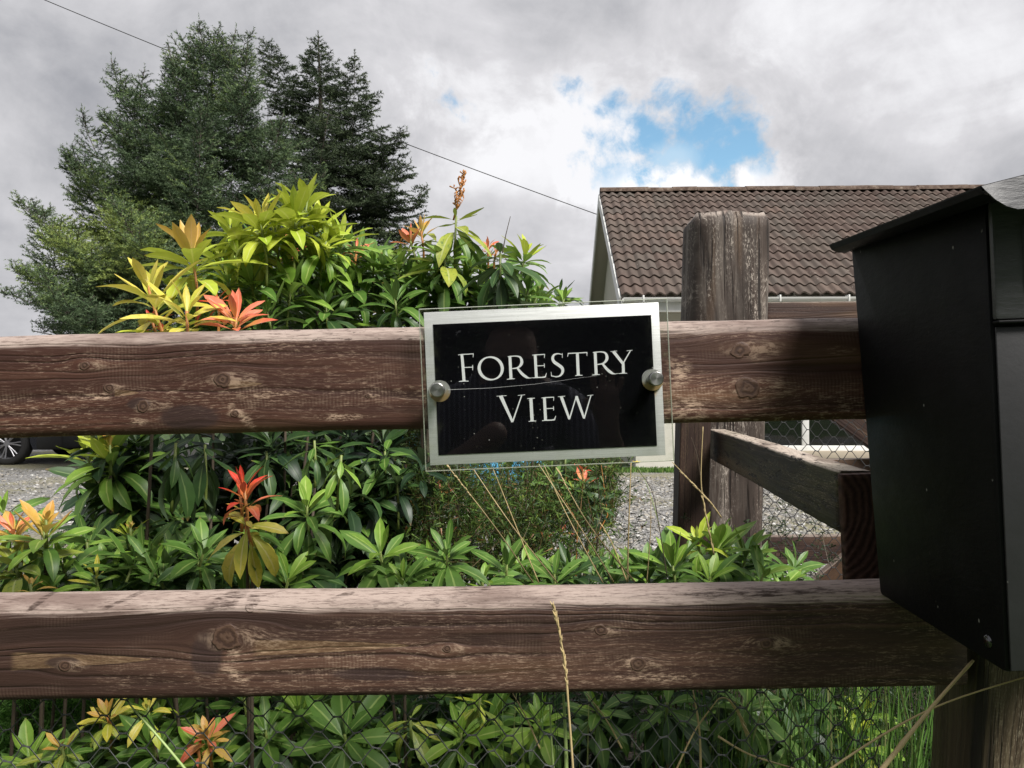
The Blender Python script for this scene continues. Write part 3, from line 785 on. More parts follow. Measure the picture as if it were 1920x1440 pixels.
for (a, b, c_) in (((690, 470, -.5), (750, 430, -.6), (790, 362, -.5)), ((680, 400, -.4), (720, 330, -.4), (755, 250, -.4)), ((660, 400, -.9), (720, 350, -1.0), (770, 303, -1.0)), ((650, 520, -.9), (710, 480, -1.2), (770, 440, -1.2)), ((650, 440, -.3), (740, 400, -.3), (800, 350, -.3)), ((640, 340, -.6), (700, 280, -.7), (762, 244, -.7)), ((640, 480, -.3), (730, 450, -.4), (785, 420, -.4)), ((650, 560, -.9), (740, 530, -1.2), (800, 500, -1.2)), ((580, 420, -.9), (600, 300, -1.4), (620, 180, -1.4))):
    leaders.append(dict(pts=[Vector((base2.x, base2.y, 2.0))] + L2([a, b, c_]), Rf=lambda t: 1.0 * (1 - t) ** .6, whorl=.4, per=4, rng=rng, droop=-5, upturn=12, tint0=tint2, density=.9, tw=1.3, start=.4))
tree('spruce_tree', 'dark airy spruce with three pointed tops, right of the bluish spruce', leaders, NEED_B, base2, None, 150, .040, .0115)

# plantation behind the viewer (the view named on the sign), one mass
cr = Crown(); rng = random.Random(21)
for i in range(26):
    X = -26 + i * 2.1 + rng.uniform(-.6, .6); Y = -15 - rng.random() * 6; H = rng.uniform(8, 12)
    ps = [Vector((X, Y, .2)), Vector((X, Y, H))]; RR = rng.uniform(1.9, 2.6)
    cr.limbs.append((ps, [.16, .03])); t = .03
    while t < 1:
        for k in range(6):
            a = rng.random() * 6.28; L = RR * (1 - t) ** .8 * rng.uniform(.8, 1.1); b0 = Vector((X, Y, H * t))
            cr.seg(b0, b0 + Vector((math.cos(a) * L, math.sin(a) * L, -.12 * L)), rng.random() * .5, 11.0)
        t += .022
V_, Fc, T_ = needles(cr, 42, .040, .012, RS)
tag(link('plantation', np_mesh('plantation', V_, Fc, smooth=False, attrs={'tint': T_}), None, NEED_B), 'dark forestry plantation mirrored faintly in the glossy sign', 'forest', kind='stuff')

# overhead cable
a_, b_ = px(60, -12, 14.6), px(1119, 401, 14.3)
a0 = px(-700, -260, 15.5)
bm = bmesh.new(); pts = []
for i in range(25):
    t = i / 24; p = a_.lerp(b_, t); p.z -= .22 * 4 * t * (1 - t) * .35; pts.append(p)
tube(bm, [a0] + pts, .008, 5)
tag(link('overhead_cable', bm_mesh('overhead_cable', bm, smooth=True), None, BLK), 'thin black cable running down across the sky to the gable', 'cable')

# ================================================================== FRONT FENCE
FD = .93
fence = empty('timber_fence', (0, FD, 0), 'brown stained two-rail timber fence that carries the name sign', 'fence')
def local_knots(cx, cz, slope, lst, d=FD):
    out = []
    for (x, y, r) in lst:
        p = px(x, y, d); u, v = p.x - cx, p.z - cz; c, s = math.cos(slope), math.sin(slope)
        out.append((u * c + v * s, -u * s + v * c, r / F * d))
    return out
RT, RH = .05, .125
s1 = math.atan(.0219); cx1 = -.60; L1_ = 2.2
cz1 = EYE + .0125 + .0219 * (cx1 - 0) + 0.0 ; cz1 = EYE + (735 - (725 - .0219 * (cx1 / FD * F + 960))) / F * FD
k1 = local_knots(cx1, cz1, s1, [(160, 686, 9), (418, 712, 15), (270, 762, 11), (205, 728, 8), (440, 775, 8), (1388, 656, 19), (1402, 728, 20), (690, 742, 5)])
def lp(x, y, cx, cz, sl_): return local_knots(cx, cz, sl_, [(x, y, 1)])[0][:2]
def marks(cx, cz, sl_, T_=(), D_=(), P_=(), U_=()):
    q = FD / F
    return dict(tongues=[(lp(a, y, cx, cz, sl_)[0], lp(b, y, cx, cz, sl_)[0], lp(a, y, cx, cz, sl_)[1], h * q) for a, b, y, h in T_],
                darks=[(*lp(x, y, cx, cz, sl_), ru * q, rv * q) for x, y, ru, rv in D_], pales=[(*lp(x, y, cx, cz, sl_), ru * q, rv * q, an) for x, y, ru, rv, an in P_],
                topdarks=[(lp(x, y, cx, cz, sl_)[0], ru * q, lp(x, y, cx, cz, sl_)[1], rv * q, an) for x, y, ru, rv, an in U_])
W1 = wood('rail_wood_upper', k1, 'x', 1.0, fleck_amt=.8, **marks(cx1, cz1, s1, T_=((428, 492, 721, 9), (215, 262, 737, 8)), D_=((355, 782, 66, 26), (262, 757, 26, 12)), P_=((450, 778, 34, 7, -.75), (255, 790, 22, 5, -.1), (190, 742, 50, 6, .05), (500, 740, 60, 5, .1), (1285, 770, 45, 18, 0), (1275, 700, 22, 30, 0), (640, 782, 60, 5, 0))))
rail1 = board('rail', L1_, RH, RT, W1, fence, (cx1, RT / 2, cz1), (0, -s1, 0), r=.019, rb=.012, seed=1, dents=((k1[4][0], -.045, .03, .004), (k1[2][0] + .03, -.048, .03, .004)))
rail1['label'] = 'upper rail with a bleached top edge'
s2 = math.atan(.0159); cx2 = -.588
yc2 = lambda x: 1206.5 - .0159 * x
cz2 = EYE - .302 + .0159 * cx2
k2 = local_knots(cx2, cz2, s2, [(428, 1196, 24), (125, 1247, 10), (838, 1215, 8), (1127, 1180, 10), (1195, 1242, 12), (1435, 1205, 12), (470, 1140, 9)])
W2 = wood('rail_wood_lower', k2, 'x', 4.0, base=(.050, .023, .0165), light=(.138, .072, .047), fleck_amt=.6, **marks(cx2, cz2, s2, T_=((470, 770, 1213, 17), (20, 288, 1238, 18)), D_=((390, 1225, 34, 48), (120, 1240, 36, 12), (700, 1262, 90, 14)), P_=((442, 1262, 34, 8, -.7), (440, 1225, 14, 12, 0), (1220, 1268, 80, 6, 0), (830, 1290, 60, 4, 0), (1190, 1244, 20, 12, 0)),
    U_=((72, 1128, 34, 7, .7), (420, 1130, 46, 14, .3), (470, 1128, 16, 14, 0), (878, 1108, 46, 9, 0), (1165, 1092, 26, 6, 0), (1430, 1112, 190, 7, 0), (640, 1120, 30, 4, .2), (240, 1122, 60, 5, .4))))
rail2 = board('rail', 2.27, RH, RT, W2, fence, (cx2, RT / 2, cz2), (0, -s2, 0), r=.025, rb=.010, seed=2, nseg=6)
rail2['label'] = 'lower rail with a wide pale top edge'
WP = wood('post_wood', [(.06, .02, .014)], 'z', 6.0, base=(.085, .058, .036), light=(.19, .145, .09), fleck=(.42, .36, .26), green=.55, crack=1.0)
post = board('post', 1.27, .15, .10, WP, fence, (.630, .055, .62), (0, R(4.0), 0), r=.012, axis='z', seed=3, nx=60)
board('post', 1.27, .12, .10, WP, fence, (-1.66, .11, .62), (0, R(.5), 0), r=.012, axis='z', seed=5, nx=40)

m = M('wire_mat'); WIRE = m.out(m.principled((.085, .09, .085), .5, metallic=.4))
def hexwire(name, x0, x1, z0, z1, pitch, row, rad, parent, wob=.004, mess=None, loc=(0, 0, 0), seed=0, rot=None):
    """hexagon netting: flat twisted segments joined by slanting wires; local x right, z up"""
    r = random.Random(seed); bm = bmesh.new(); cell = {}
    def node(i, j, side):
        k = (i, j, side)
        if k in cell: return cell[k]
        x = x0 + i * pitch + (pitch * .19 if side else -pitch * .19) * 1.0; z = z1 - j * row
        x += r.gauss(0, pitch * .025); z += r.gauss(0, row * .05)
        y = mnoise.noise(Vector((x * 5, z * 5, seed))) * wob * 3
        p = Vector((x, y, z))
        if mess: p = mess(p, r)
        cell[k] = p; return p
    nI = int((x1 - x0) / pitch); nJ = int((z1 - z0) / row)
    def w(p, q):
        a = (q - p).normalized(); u = a.orthogonal().normalized(); v = a.cross(u)
        A = [bm.verts.new(p + (u * math.cos(t) + v * math.sin(t)) * rad) for t in (0, 2.09, 4.19)]
        B = [bm.verts.new(q + (u * math.cos(t) + v * math.sin(t)) * rad) for t in (0, 2.09, 4.19)]
        for i in range(3): bm.faces.new((A[i], A[(i + 1) % 3], B[(i + 1) % 3], B[i]))
    for j in range(nJ):
        for i in range(nI):
            if (i + j) % 2: continue
            a, b = node(i, j, 0), node(i, j, 1)
            d = Vector((0, rad * .9, rad * .6)); w(a + d, b - d); w(a - d, b + d)
            if j + 1 < nJ:
                if i + 1 < nI: w(b, node(i + 1, j + 1, 0))
                if i - 1 >= 0: w(a, node(i - 1, j + 1, 1))
    return link(name, bm_mesh(name, bm, smooth=True), parent, WIRE, loc, rot)
def mess(p, r):
    if p.x > .40:
        k = min(1, (p.x - .40) / .10)
        p = p + Vector((mnoise.noise(p * 22) * .022 * k, .03 * k + mnoise.noise(p * 17 + Vector((5, 0, 0))) * .02 * k, mnoise.noise(p * 19 + Vector((0, 9, 0))) * .022 * k))
    p.z += -.018 * p.x + mnoise.noise(Vector((p.x * 2.2, 0, 3))) * .008
    return p
hexwire('chicken_wire', -1.35, .52, .20, EYE - .34, .0245, .0197, .00095, fence, mess=mess, loc=(0, RT + .004, 0), seed=4)
hexwire('chicken_wire', .40, .53, .45, EYE - .34, .019, .016, .0005, fence, mess=mess, loc=(0, RT + .05, 0), seed=14)

# ================================================================== SIGN
SX, SZ = 1024.5, 721.6
sc_p = px(SX, SZ, .905)
sign = empty('name_sign', sc_p, 'black and silver name plate under clear acrylic, screwed to the fence rail', 'sign', rot=(0, -R(2.5), 0))
def sl(x, y, d):
    """photo pixel on the plane at distance d -> local sign coordinates"""
    p = px(x, y, d) - sc_p; c, s = math.cos(R(2.5)), math.sin(R(2.5))
    return Vector((p.x * c + p.z * s, p.y, -p.x * s + p.z * c))
def clear(name, tint, rough=.02, frost=0.0):
    m = M(name); fr = schlick(m, .035)
    g = m.node('ShaderNodeBsdfGlossy'); g.inputs['Roughness'].default_value = rough
    t = m.node('ShaderNodeBsdfTransparent'); t.inputs[0].default_value = (*tint, 1)
    sh = m.mixsh(fr, t.outputs[0], g.outputs[0])
    P = m.coord(); x, y, z = m.xyz(P)
    # dust and rain specks, algae creeping in along the rim
    sp = m.voro(P, 160, 'F1', 'Distance').step(.12, .05) * m.noise(P, 24, 2).step(.58, .66)
    edge = (x.abs() - .115).max(z.abs() - .070) * (1 / .026)
    alg = (edge.clamp().pow(2.5) * (m.noise(P, 55, 4, .7).step(.45, .7))) * .14
    d = m.node('ShaderNodeBsdfDiffuse'); m.put(d.inputs[0], m.mix(sp, (.30, .32, .20), (.7, .7, .68)))
    return m.out(m.mixsh((sp * .55 + alg + frost).clamp(), sh, d.outputs[0]))
ACR = clear('acrylic_mat', (.965, .975, .965))
m = M('acrylic_edge_mat'); g = m.node('ShaderNodeBsdfGlossy'); g.inputs['Roughness'].default_value = .25; g.inputs[0].default_value = (.9, .92, .86, 1)
t_ = m.node('ShaderNodeBsdfTransparent'); t_.inputs[0].default_value = (.8, .84, .74, 1); d = m.node('ShaderNodeBsdfDiffuse'); d.inputs[0].default_value = (.55, .57, .47, 1)
EDGE = m.out(m.mixsh(.35, m.mixsh(.5, t_.outputs[0], g.outputs[0]), d.outputs[0]))
def slab(name, w_, h, y0, y1, mat, edge, parent, cx=0, cz=0, bev=.0008):
    bm = bmesh.new(); add_box(bm, (cx - w_ / 2, y0, cz - h / 2), (cx + w_ / 2, y1, cz + h / 2), bev, 1)
    me = bm_mesh(name, bm); me.materials.append(mat); me.materials.append(edge)
    for p in me.polygons: p.material_index = 0 if abs(p.normal.y) > .9 else 1
    return link(name, me, parent)
slab('acrylic_cover', .2925, .1915, -.002, .002, ACR, EDGE, sign)
m = M('brushed_mat'); x, y, z = m.xyz(m.coord())
br = m.noise(m.vec(x * 9, y, z * 900), 1.0, 3, .6); br2 = m.noise(m.vec(x * 30, y, z * 1800), 1, 2)
rust = m.noise(m.vec(x, y, z), 60, 3)
def rustspot(u, v, r):
    q = (((x - u) * (x - u)) * 1.6 + (z - v) * (z - v) * .8).sqrt() + (rust - .5) * r * .9
    return q.step(r, r * .25)
pl_ = sl(822, 748, .925); pr_ = sl(1224, 730, .925)
rs = (rustspot(pl_.x, pl_.z, .012) + rustspot(pr_.x, pr_.z, .010)).clamp()
base = m.ramp(br * .6 + br2 * .4, [(.25, (.50, .50, .495)), (.5, (.66, .66, .66)), (.75, (.80, .80, .80))])
base = m.mix(rs * .75, base, (.55, .33, .09))
grime = m.noise(m.coord(), 45, 5, .7).step(.55, .75) * (z * -1.0).step(.055, .095) * .45
base = m.mix(grime, base, (.36, .36, .27))
BRUSH = m.out(m.principled(base, (br * .3 + .33).clamp(), m.bump(br, .15, .0004), metallic=m.vec(0, 0, 0) if False else .45, spec=.5))
cpl = sl(1021, 719.5, .927); plate = box_obj('metal_plate', (cpl.x - .1418, cpl.y, cpl.z - .0922), (cpl.x + .1418, cpl.y + .0015, cpl.z + .0922), BRUSH, sign, .0003)
m = M('black_panel_mat'); P = m.coord()
c = m.mix(m.voro(P, 260, 'F1', 'Distance').step(.12, .05) * m.noise(P, 90, 2).step(.58, .62) * .5, (.0035, .0035, .0045), (.25, .25, .25))
BPAN = m.out(m.principled(c, .12, spec=.35))
cb = sl(1021.7, 722, .9262)
# black print with round cut-outs round the two screws
hw, hh = .1315, .0788; capL, capR = sl(824, 733, .926), sl(1223.5, 711.5, .926); rc = .0142 * .93
def cut_panel():
    pts = []
    for cx_, cz_, sgn in ((capR.x - cb.x, capR.z - cb.z, 1), (capL.x - cb.x, capL.z - cb.z, -1)):
        ex = sgn * hw; dxe = ex - cx_
        hh_ = math.sqrt(max(1e-9, rc * rc - dxe * dxe)); a0 = math.atan2(-hh_, dxe); a1 = math.atan2(hh_, dxe)
        if sgn > 0:
            pts += [(hw, -hh)]
            span = -(2 * math.pi - (a1 - a0))
            pts += [(cx_ + rc * math.cos(a0 + span * i / 24), cz_ + rc * math.sin(a0 + span * i / 24)) for i in range(25)]
            pts += [(hw, hh)]
        else:
            pts += [(-hw, hh)]
            a_s = math.atan2(hh_, dxe); a_e = math.atan2(-hh_, dxe)
            span = (a_e - a_s) % (2 * math.pi) - 2 * math.pi
            pts += [(cx_ + rc * math.cos(a_s + span * i / 24), cz_ + rc * math.sin(a_s + span * i / 24)) for i in range(25)]
            pts += [(-hw, -hh)]
    bm = bmesh.new(); vs = [bm.verts.new((u + cb.x, cb.y, v + cb.z)) for u, v in pts]; f0 = bm.faces.new(vs)
    r_ = bmesh.ops.extrude_face_region(bm, geom=[f0]); bmesh.ops.translate(bm, vec=(0, .0006, 0), verts=[v for v in r_['geom'] if isinstance(v, bmesh.types.BMVert)])
    bmesh.ops.triangulate(bm, faces=bm.faces)
    return bm_mesh('black_panel', bm)
panel = link('black_panel', cut_panel(), sign, BPAN)
# lettering
LW = plain('letter_mat', (.74, .74, .76), .5, .04, 60, .02)
GL = {}
GL['F'] = [[(138, 130, 26), (150, 262, 27), (160, 396, 28)], [(108, 402, 5), (158, 396, 12), (207, 398, 5)], [(100, 136, 5), (140, 130, 8), (200, 128, 8), (256, 124, 8)], [(253, 122, 7), (250, 160, 4)], [(150, 262, 8), (248, 258, 7)], [(247, 236, 4), (246, 260, 9), (247, 290, 4)]]
GL['R'] = [[(619, 150, 27), (630, 375, 28)], [(588, 380, 5), (630, 374, 11), (668, 374, 5)], [(595, 153, 5), (640, 147, 9)], [(625, 151, 8), (680, 147, 10), (722, 160, 18), (738, 200, 27), (728, 236, 24), (695, 264, 14), (640, 273, 8)], [(690, 262, 18), (735, 318, 25), (780, 355, 24), (815, 367, 8), (852, 362, 3)]]
GL['E'] = [[(872, 138, 26), (884, 360, 27)], [(842, 138, 5), (875, 135, 9), (968, 130, 8)], [(966, 128, 7), (964, 166, 4)], [(880, 246, 8), (965, 241, 7)], [(963, 220, 4), (963, 242, 9), (964, 264, 4)], [(848, 366, 5), (885, 361, 11), (940, 360, 10), (972, 356, 13)], [(986, 316, 3), (972, 358, 12)]]
GL['S'] = [[(1140, 132, 6), (1100, 123, 10), (1062, 135, 18), (1047, 168, 25), (1062, 205, 28), (1105, 236, 29), (1142, 268, 29), (1146, 308, 24), (1122, 342, 16), (1085, 354, 10), (1038, 346, 8)], [(1143, 118, 5), (1144, 166, 4)], [(1031, 306, 4), (1036, 350, 7)]]
GL['T'] = [[(1294, 116, 27), (1303, 338, 28)], [(1272, 344, 5), (1303, 338, 11), (1346, 340, 5)], [(1200, 121, 9), (1392, 111, 9)], [(1204, 118, 9), (1196, 153, 4)], [(1390, 109, 8), (1390, 146, 4)]]
GL['Y'] = [[(1655, 100, 29), (1748, 220, 25)], [(1826, 92, 9), (1754, 216, 12)], [(1752, 212, 25), (1755, 318, 27)], [(1708, 323, 5), (1755, 317, 11), (1792, 319, 5)], [(1626, 102, 5), (1692, 96, 5)], [(1788, 95, 5), (1846, 88, 5)]]
GL['V'] = [[(527, 545, 34), (645, 806, 22)], [(738, 538, 10), (645, 808, 14)], [(486, 549, 5), (585, 543, 5)], [(698, 541, 5), (770, 534, 5)]]
GL['I'] = [[(829, 571, 29), (841, 796, 30)], [(792, 574, 5), (829, 570, 9), (870, 568, 5)], [(806, 801, 5), (841, 796, 11), (882, 796, 5)]]
GL['W'] = [[(1132, 551, 29), (1214, 778, 20)], [(1284, 546, 9), (1214, 780, 13)], [(1284, 550, 27), (1361, 770, 20)], [(1430, 540, 9), (1361, 773, 13)], [(1100, 554, 5), (1172, 548, 5)], [(1394, 543, 5), (1452, 536, 5)]]
O = [(427 + 116 * math.cos(a) + 6 * math.sin(a), 270 + 113 * math.sin(a), 12 + 17 * abs(math.cos(a + .25)) ** 1.3) for a in [2 * math.pi * i / 40 for i in range(41)]]
GL['O'] = [O]
def mv(g, dx, dy): return [[(a + dx, b + dy, c) for a, b, c in s] for s in g]
text = [GL['F'], GL['O'], GL['R'], GL['E'], GL['S'], GL['T'], mv(GL['R'], 853, -42), GL['Y'], GL['V'], GL['I'], mv(GL['E'], 92, 428), GL['W']]
def smoothpath(s, closed=False):
    if len(s) < 4: return s
    out = []
    for i in range(len(s) - 1):
        p0 = s[i - 1] if i else (s[-2] if closed else s[0]); p1, p2 = s[i], s[i + 1]; p3 = s[i + 2] if i + 2 < len(s) else (s[1] if closed else s[-1])
        for k in range(5):
            t = k / 5; out.append(tuple(.5 * (2 * b + (c - a) * t + (2 * a - 5 * b + 4 * c - d) * t * t + (3 * b - a - 3 * c + d) * t ** 3) for a, b, c, d in zip(p0, p1, p2, p3)))
    return out + [s[-1]]
for g in text:
    bm = bmesh.new()
    for si, s in enumerate(g):
        closed = len(s) > 20
        s = s if closed else (smoothpath(s) if len(s) >= 5 else s)
        pts = [Vector((a, b)) for a, b, _ in s]; Lf, Rt = [], []
        top = cb.y - .00035 - si * .00003; bot = cb.y - .00002
        for i, p in enumerate(pts):
            if closed: tdir = pts[(i + 1) % (len(pts) - 1)] - pts[i - 1 if i else -2]
            else: tdir = pts[min(i + 1, len(pts) - 1)] - pts[max(i - 1, 0)]
            nrm = Vector((-tdir.y, tdir.x)).normalized()
            # serif-like strokes keep vertical cut
            h = s[i][2] / 2 * 1.06
            for L_, sg in ((Lf, 1), (Rt, -1)):
                q = p + nrm * h * sg; X, Y = 840 + q.x / 5.3333, 640 + q.y / 5.3333
                c_ = sl(X, Y, .9255); L_.append((bm.verts.new((c_.x, top, c_.z)), bm.verts.new((c_.x, bot, c_.z))))
        for i in range(len(pts) - 1):
            a, b, c_, d = Lf[i], Lf[i + 1], Rt[i + 1], Rt[i]
            bm.faces.new((a[0], b[0], c_[0], d[0])); bm.faces.new((a[0], a[1], b[1], b[0])); bm.faces.new((d[0], c_[0], c_[1], d[1]))
        if not closed:
            bm.faces.new((Lf[0][0], Rt[0][0], Rt[0][1], Lf[0][1])); bm.faces.new((Lf[-1][0], Lf[-1][1], Rt[-1][1], Rt[-1][0]))
    link('letter', bm_mesh('letter', bm), sign, LW)
# stand-off screws: washer, sleeve, cap
m = M('steel_cap_mat'); x, y, z = m.xyz(m.coord()); rad_ = (x * x + z * z).sqrt()
bump_c = m.bump((rad_ * 9000).sin(), .25, .0002)
CAP = m.out(m.principled((.42, .41, .40), .3, bump_c, metallic=1.0))
m = M('washer_mat'); x, y, z = m.xyz(m.coord())
rr2 = m.noise(m.coord(), 160, 3)
rm = ((z * -1.0 + .002) * 120 + (rr2 - .5) * 1.4).step(.1, 1.0)
WASH = m.out(m.principled(m.mix(rm * .8, (.44, .44, .42), (.42, .25, .06)), .38, metallic=.6))
for i_, (wxy, cxy) in enumerate(((( 824.5, 733.5), (819.5, 731)), ((1223.5, 712.5), (1231.5, 710)))):
    pw = sl(*wxy, .9255); pc = sl(*cxy, .892)
    bm = bmesh.new(); add_cyl(bm, (0, 0, 0), (0, -.0012, 0), .0130, .0128, 40)
    st = link('washer', bm_mesh('washer', bm, smooth=True, autosmooth=40), sign, WASH, loc=(pw.x, pw.y - .0003, pw.z))
    bm = bmesh.new(); add_cyl(bm, (0, -.002, 0), (0, pc.y - pw.y + .004, 0), .0068, .0068, 24)
    link('sleeve', bm_mesh('sleeve', bm, smooth=True, autosmooth=40), st, CAP, loc=((pc.x - pw.x) * .35, 0, (pc.z - pw.z) * .35))
    bm = bmesh.new(); L_ = .0095
    prof_ = [(.0001, 0), (.0074, 0), (.0083, .0009), (.0083, L_), (.0001, L_)]
    rings = [[bm.verts.new((r_ * math.cos(2 * math.pi * i / 32), y_, r_ * math.sin(2 * math.pi * i / 32))) for i in range(32)] for r_, y_ in prof_]
    for a, b in zip(rings, rings[1:]):
        for i in range(32): bm.faces.new((a[i], a[(i + 1) % 32], b[(i + 1) % 32], b[i]))
    link('cap', bm_mesh('cap', bm, smooth=True, autosmooth=30), sign, CAP, loc=(pc.x, pc.y, pc.z))
# crack across the acrylic
m = M('crack_mat'); CRK = m.out(m.principled((.6, .6, .6), .3))
bm = bmesh.new()
cpts = [sl(X_, Y_, .9029) for X_, Y_ in ((840, 730.6), (870, 729.5), (920, 727.5), (960, 724), (1000, 720.5), (1050, 714), (1090, 708), (1120, 705))]
tube(bm, cpts, [.00022, .00020, .00016, .00014, .00012, .0001, .00008, .00004], 4); link('crack', bm_mesh('crack', bm), sign, CRK)

# ================================================================== MAILBOX
m = M('mailbox_mat'); P = m.coord(); x, y, z = m.xyz(P)
spk = m.voro(m.vec(x * 1.0, y * 1.0, z * .55), 70, 'F1', 'Distance').step(.10, .05) * m.noise(P, 26, 2).step(.55, .60)
scr = m.noise(m.vec(x * 8 + z * 22, y * 8, z * 8), 1, 4, .7).step(.66, .72) * m.noise(P, 9, 2).step(.5, .62)
c = m.mix(spk * .75, m.mix(m.noise(P, 12, 4, .6).step(.4, .75), (.0035, .0035, .004), (.007, .007, .008)), (.35, .34, .31))
c = m.mix(scr * .25, c, (.14, .14, .14))
MBX = m.out(m.principled(c, (m.noise(P, 26, 4, .6) * .25 + .42).clamp(), m.bump(m.noise(m.vec(x * 60, y * 60, z * 140), 1, 4, .7), .35, .0012), spec=.16))
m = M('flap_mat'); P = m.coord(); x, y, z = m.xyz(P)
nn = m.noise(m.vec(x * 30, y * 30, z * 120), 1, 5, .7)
SUNLIT_FLAP = m.out(m.principled(m.mix(nn, (.030, .030, .033), (.070, .070, .076)), (nn * .3 + .3).clamp(), m.bump(nn, .5, .0015), spec=.5))  # mailbox paint made greyer: sky and sun on the front put into the colour
MD0, MD1 = .685, .925
pfl = px(1856, 735, MD0)
box_ = empty('mailbox', (.432, .93, EYE - .03), 'black metal mailbox with a sloping lid on the fence post', 'mailbox', rot=(0, -R(2.2), 0))
# local: x 0..0.27, y -0.245 .. -0.004, z about -.23 .. .215
bm = bmesh.new()
def side_prism(bm, y0, y1, zb0, zb1, zt0, zt1, x0, x1, bev=.004):
    vs = []
    for x in (x0, x1):
        vs.append([bm.verts.new((x, y0, zb0)), bm.verts.new((x, y1, zb1)), bm.verts.new((x, y1, zt1)), bm.verts.new((x, y0, zt0))])
    A, B = vs; fs = [bm.faces.new(A), bm.faces.new(B[::-1])]
    for i in range(4): fs.append(bm.faces.new((A[i], B[i], B[(i + 1) % 4], A[(i + 1) % 4])))
    if bev: bmesh.ops.bevel(bm, geom=list({e for f_ in fs for e in f_.edges}), offset=bev, segments=2, profile=.5, affect='EDGES')
side_prism(bm, -.240, -.004, -.222, -.213, .208, .208, 0, .27, .005)
for v in bm.verts:
    if v.co.x < .1 and v.co.y > -.1: v.co.x -= .017 * min(1, max(0, (v.co.z + .21) / .42))
body = link('body', bm_mesh('body', bm, smooth=True, autosmooth=40), box_, MBX)
SUNLIT_FRONT = M('front_panel_mat'); P = SUNLIT_FRONT.coord(); nn = SUNLIT_FRONT.noise(P, 35, 5, .7)
SUNLIT_FRONT = SUNLIT_FRONT.out(SUNLIT_FRONT.principled(SUNLIT_FRONT.mix(SUNLIT_FRONT.voro(P, 80).step(.10, .05) * SUNLIT_FRONT.noise(P, 26, 2).step(.55, .6) * .7, SUNLIT_FRONT.mix(nn, (.014, .014, .015), (.028, .028, .030)), (.35, .34, .31)), .45, SUNLIT_FRONT.bump(nn, .3, .001), spec=.4))  # paler copy of the mailbox paint; sunlight on the front is in the colour
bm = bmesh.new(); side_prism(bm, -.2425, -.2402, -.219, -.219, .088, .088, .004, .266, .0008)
link('front_panel', bm_mesh('front_panel', bm, smooth=True, autosmooth=40), box_, SUNLIT_FRONT)  # thin sheet added over the front to carry the sunlit tone
# raised door with an embossed slot panel
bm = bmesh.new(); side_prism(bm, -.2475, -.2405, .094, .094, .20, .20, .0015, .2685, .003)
door = link('flap', bm_mesh('flap', bm, smooth=True, autosmooth=40), box_, SUNLIT_FLAP)
bm = bmesh.new()
def rrect(bm, x0, x1, z0, z1, r_, yf, yb, inner=.006):
    def loop(ins, y_):
        pts = []
        for cx_, cz_, a0 in ((x1 - r_, z1 - r_, 0), (x0 + r_, z1 - r_, 90), (x0 + r_, z0 + r_, 180), (x1 - r_, z0 + r_, 270)):
            for k in range(5):
                a = R(a0 + 22.5 * k); pts.append(bm.verts.new((cx_ + (r_ - ins) * math.cos(a), y_, cz_ + (r_ - ins) * math.sin(a))))
        return pts
    A, B, C_, D_ = loop(0, yb), loop(0.001, yf), loop(inner, yf), loop(inner + .003, yb - .0003)
    for a, b in ((A, B), (B, C_), (C_, D_)):
        for i in range(20): bm.faces.new((a[i], a[(i + 1) % 20], b[(i + 1) % 20], b[i]))
    bm.faces.new(D_)
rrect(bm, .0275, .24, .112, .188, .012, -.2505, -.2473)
link('embossed_panel', bm_mesh('embossed_panel', bm, smooth=True, autosmooth=50), door, SUNLIT_FLAP)
bm = bmesh.new(); side_prism(bm, -.2495, -.2405, .0905, .0905, .0935, .0935, .002, .268, .001)
link('seam_lip', bm_mesh('seam_lip', bm, smooth=True), box_, MBX)
# lid: folded sheet that overhangs left and front, its front lip scalloped
bm = bmesh.new(); LT = .0016
zr, zf = .2115, .2130
xs0, xs1 = -.040, .310
def lidz(y): return .2115
n_ = 24
topv = []
for k, y_ in enumerate((.0, -.12, -.30)):
    row_ = []
    for i in range(n_ + 1):
        x_ = xs0 + (xs1 - xs0) * i / n_; hump = .010 * math.sin(math.pi * i / n_)
        hump += .022 * (1 - abs(2 * i / n_ - 1)) ** 1.0
        row_.append((x_, y_, .2100 + hump + (.0 if k < 2 else .0)))
    topv.append([(p[0], p[1], p[2] - .030 * (-p[1])) for p in row_])
def sheet(rows, t):
    U = [[bm.verts.new(p) for p in r_] for r_ in rows]; D_ = [[bm.verts.new((p[0], p[1], p[2] - t)) for p in r_] for r_ in rows]
    for a in range(len(rows) - 1):
        for i in range(len(rows[0]) - 1):
            bm.faces.new((U[a][i], U[a][i + 1], U[a + 1][i + 1], U[a + 1][i])); bm.faces.new((D_[a][i], D_[a + 1][i], D_[a + 1][i + 1], D_[a][i + 1]))
    n2 = len(rows[0]) - 1
    for i in range(n2):
        for a in (0, -1): bm.faces.new((U[a][i], U[a][i + 1], D_[a][i + 1], D_[a][i]))
    for a in range(len(rows) - 1):
        for i in (0, -1): bm.faces.new((U[a][i], U[a + 1][i], D_[a + 1][i], D_[a][i]))
sheet(topv, LT)
